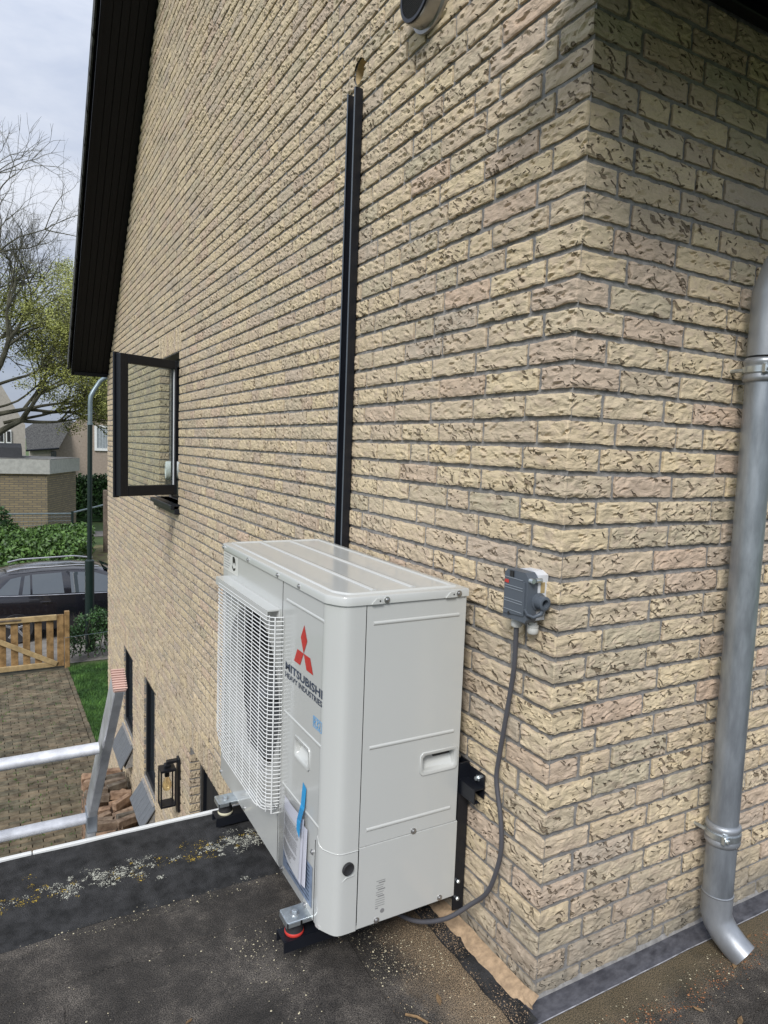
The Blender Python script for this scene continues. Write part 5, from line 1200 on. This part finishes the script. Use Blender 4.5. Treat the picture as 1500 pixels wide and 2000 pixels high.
solo('timber_post', MB().box((2.05, 26.0, G-.03), (2.32, 26.25, -.62), .02), M['woodold'], 'weathered brown timber post beside the house corner in the distance', 'post')
tag(part('garden_path', MB().quad((1.0, 30.5, G-.016), (8, 30.5, G-.016), (8, 32.3, G-.016), (1.6, 32.3, G-.016)), M['road'], None, fix=False), kind='structure')
sh = MB()
def shf():
    while True:
        x = random.uniform(-4, 1.55); y = random.uniform(20.6, 26.6); top = 1.0+.35*noise.noise(Vector((x*1.2, y*.8, 0)))
        if x > .45 and (x-.45)*.9 > (y-20.6)*.28: continue
        z = top*(random.random()**.35)*min(1, .45+(y-20.4)*.4)
        return x, y, G+max(.02, z)
leafcloud(sh, 26000, shf, .045, .11)
tag(part('ivy_bushes', sh, M['leafm'], None, fix=False), 'broad bank of bright green bushes between the parked car and garage', 'bushes', kind='stuff')
def shrub(name, c, rx, ry, rz, n, m, label, cat, s0, s1):
    t_ = thing(name, c, label, cat); mb = MB()
    def f():
        while True:
            p = Vector((random.uniform(-1, 1), random.uniform(-1, 1), random.uniform(0, 1)))
            l = p.length
            if .55 < l+.35*noise.noise(p*3+Vector(c)) < .98: return c[0]+p.x*rx, c[1]+p.y*ry, c[2]+p.z*rz
    leafcloud(mb, n, f, s0, s1); part('foliage', mb, m, t_, fix=False, kind='stuff')
    st_ = MB()
    for k in range(6): st_.tube([c, (c[0]+random.uniform(-.5, .5)*rx, c[1]+random.uniform(-.5, .5)*ry, c[2]+rz*.7)], [.06, .02], 5)
    part('stem', st_, M['bark'], t_)
shrub('conifer_shrub', (-1.75, 26.3, G), .95, .9, 1.9, 3500, M['leafd'], 'dark green conifer shrub at the left edge before the garage', 'shrub', .04, .10)
hd2 = thing('clipped_hedge', (4.5, 36, G), 'tall dark clipped hedge behind the garage beside the grass', 'hedge'); mb = MB()
leafcloud(mb, 9000, lambda: (random.uniform(1.2, 8), 36+abs(random.gauss(0, .25)), random.uniform(G+.2, -.60+.25*noise.noise(Vector((random.random()*9, 0, 0))))), .05, .13); part('foliage', mb, M['leafd'], hd2, fix=False, kind='stuff')
part('hedge_core', MB().box((1.2, 36.25, G), (8, 37.2, -.8)), M['leafd'], hd2)
# houses
h1 = thing('far_house', (6, 46, G), 'pinkish beige brick house with a white-framed window behind the hedge', 'house')
part('wall', MB().quad((1.45, 45, G), (8, 45, G), (8, 45, 4.5), (2.9, 45, 2.55), (1.45, 45, 1.05)), M['render'], h1, fix=False)
w_ = part('window', MB().box((3.72, 44.90, .50), (3.86, 44.99, 2.10)).box((3.86, 44.90, 1.96), (5.2, 44.99, 2.10)).box((3.86, 44.90, .50), (5.2, 44.99, .66)).box((4.55, 44.90, .66), (4.62, 44.99, 1.96)), M['white'], h1)
part('pane', MB().quad((3.86, 44.97, .66), (4.55, 44.97, .66), (4.55, 44.97, 1.96), (3.86, 44.97, 1.96)), M['curtain'], w_, fix=False)
for k in range(7): part('curtain_fold', MB().box((3.90+k*.09, 44.945, .67), (3.94+k*.09, 44.965, 1.95)), mat('curtain_stripe', (.42, .46, .48), .8) if k == 0 else bpy.data.materials['curtain_stripe'], w_)
part('drain_pipe', MB().box((2.95+.35, 44.9, G), (3.36, 44.98, 2.6)), M['render2'], h1)
h2 = thing('gabled_annex', (.7, 44, G), 'low annex with a steep dark tiled roof between the far houses', 'house')
part('wall', MB().box((.10, 43.9, G), (1.47, 46, .58)), M['render2'], h2)
part('roof', MB().add([(-.08, 43.6, .45), (1.62, 43.6, .62), (2.6, 45.5, 2.3), (.55, 46.5, 2.2), (-.1, 46, 1.7)], [(0, 1, 2, 3, 4)]), M['tile'], h2, fix=False)
part('gutter', MB().tube([(-.12, 43.5, .42), (1.62, 43.5, .60)], .06, 6), M['blackframe'], h2); part('window', MB().box((1.20, 43.8, -.2), (1.50, 43.92, .42)), M['carglass'], h2)
h3 = thing('pale_house', (-1.5, 52, G), 'pale house with small white windows at the left edge', 'house')
part('wall', MB().quad((-8, 52, G), (.05, 52, G), (.05, 52, 2.0), (-2.2, 52, 6.2), (-8, 52, 6.2)), M['render2'], h3, fix=False)
for xx in (-1.55, -1.12):
    ww = part('window', MB().box((xx, 51.88, .72), (xx+.32, 51.97, 1.62)), M['white'], h3); part('pane', MB().box((xx+.06, 51.85, .82), (xx+.26, 51.875, 1.52)), M['dark'], ww)
# ------------------------------------------------------------------ trees
def tree(name, base, label, trunk, seeds, m_leaf, leafn, limit, spread, twig, leafsz=(.035, .08), leaf_ok=None, nl=6):
    t_ = thing(name, base, label, 'tree'); mb = MB(); tips = []; rs = random.Random(seeds)
    def grow(p, d, ln, r, lv):
        n_ = 4; pts = [p]; rad = [r]; q = p; dd = d
        for i in range(n_):
            dd = (dd+Vector((rs.gauss(0, .13), rs.gauss(0, .13), rs.gauss(.02, .10)))).normalized(); q = q+dd*ln/n_; pts.append(q); rad.append(r*(1-.38*(i+1)/n_))
        mb.tube(pts, [q_*.78 for q_ in rad], 7 if lv < 2 else (5 if lv < 4 else 3), cap=False)
        if lv >= limit: tips.append((q, dd)); return
        k = 3 if lv < 2 else rs.choice((2, 3, 3))
        for i in range(k):
            a = rs.uniform(0, 6.28); ax = dd.orthogonal().normalized(); ax = Matrix.Rotation(a, 3, dd) @ ax
            nd = (dd*math.cos(spread*rs.uniform(.5, 1.15))+ax*math.sin(spread*rs.uniform(.5, 1.15))); nd = (nd+Vector((0, 0, .10))).normalized()
            grow(q if i else q, nd, ln*rs.uniform(.62, .86), r*.60*rs.uniform(.8, 1.05), lv+1)
        if lv > 1:
            for i in range(2):
                pp = pts[rs.randint(1, 3)]; ax = Matrix.Rotation(rs.uniform(0, 6.28), 3, dd) @ dd.orthogonal().normalized()
                grow(pp, (dd*.4+ax).normalized(), ln*.45, r*.35, max(lv+2, limit-1))
    for p, d, ln, r in trunk: grow(Vector(p), Vector(d).normalized(), ln, r, 0)
    part('branches', mb, M['bark'], t_, fix=False)
    if m_leaf:
        lf_ = MB(); ok = [q for q in tips if (leaf_ok is None or leaf_ok(q[0]))]
        for q, dd in ok:
            for _ in range(nl):
                c = q+Vector((rs.gauss(0, .18), rs.gauss(0, .18), rs.gauss(0, .14))); s = rs.uniform(*leafsz)
                a = Vector((rs.gauss(0, 1), rs.gauss(0, 1), rs.gauss(0, 1))).normalized(); b = a.orthogonal().normalized()*.6
                lf_.add([c-a*s, c+b*s, c+a*s, c-b*s], [(0, 1, 2, 3)])
        part('foliage', lf_, m_leaf, t_, fix=False, kind='stuff')
    return t_
tree('bare_tree', (-2.6, 30, G), 'tall nearly leafless tree rising against the clouds at left', [((-2.6, 30, G), (.10, 0, 1), 5.6, .34), ((-1.95, 30, 3.2), (.75, 0, .75), 2.3, .17), ((-2.2, 30, 2.6), (.25, .2, 1), 3.0, .2), ((-1.3, 30, 4.0), (.30, -.1, 1), 2.2, .12), ((-1.0, 30, 4.8), (.8, 0, .7), 1.5, .08), ((-2.6, 29.6, 3.5), (.0, -.1, 1), 3.0, .14)], 11, M['leafy'], 0, 6, .62, 1, (.02, .045), lambda p: p.z < 7.0 and random.random() < .5, 2)
tree('budding_tree', (-2.9, 31.5, G), 'spreading tree with fresh yellow-green leaves over the garage', [((-2.9, 31.5, G), (.05, 0, 1), 3.8, .36), ((-2.3, 31.5, .95), (.9, 0, .30), 2.0, .22), ((-2.4, 31.5, 1.6), (.95, .1, .50), 2.2, .17), ((-1.5, 32, 2.4), (.9, .1, .25), 1.9, .07), ((-1.7, 31, 3.2), (.9, -.1, .25), 2.0, .09), ((-1.2, 32.4, 1.8), (1, .1, .22), 2.1, .10), ((.3, 32.6, 2.3), (1, .1, .15), 1.4, .07)], 5, M['leafy'], 0, 5, .60, 1, (.022, .055), lambda p: p.z > 1.2, 34)
print('OBJ bricks', nobj, 'stuff verts', len(VV))
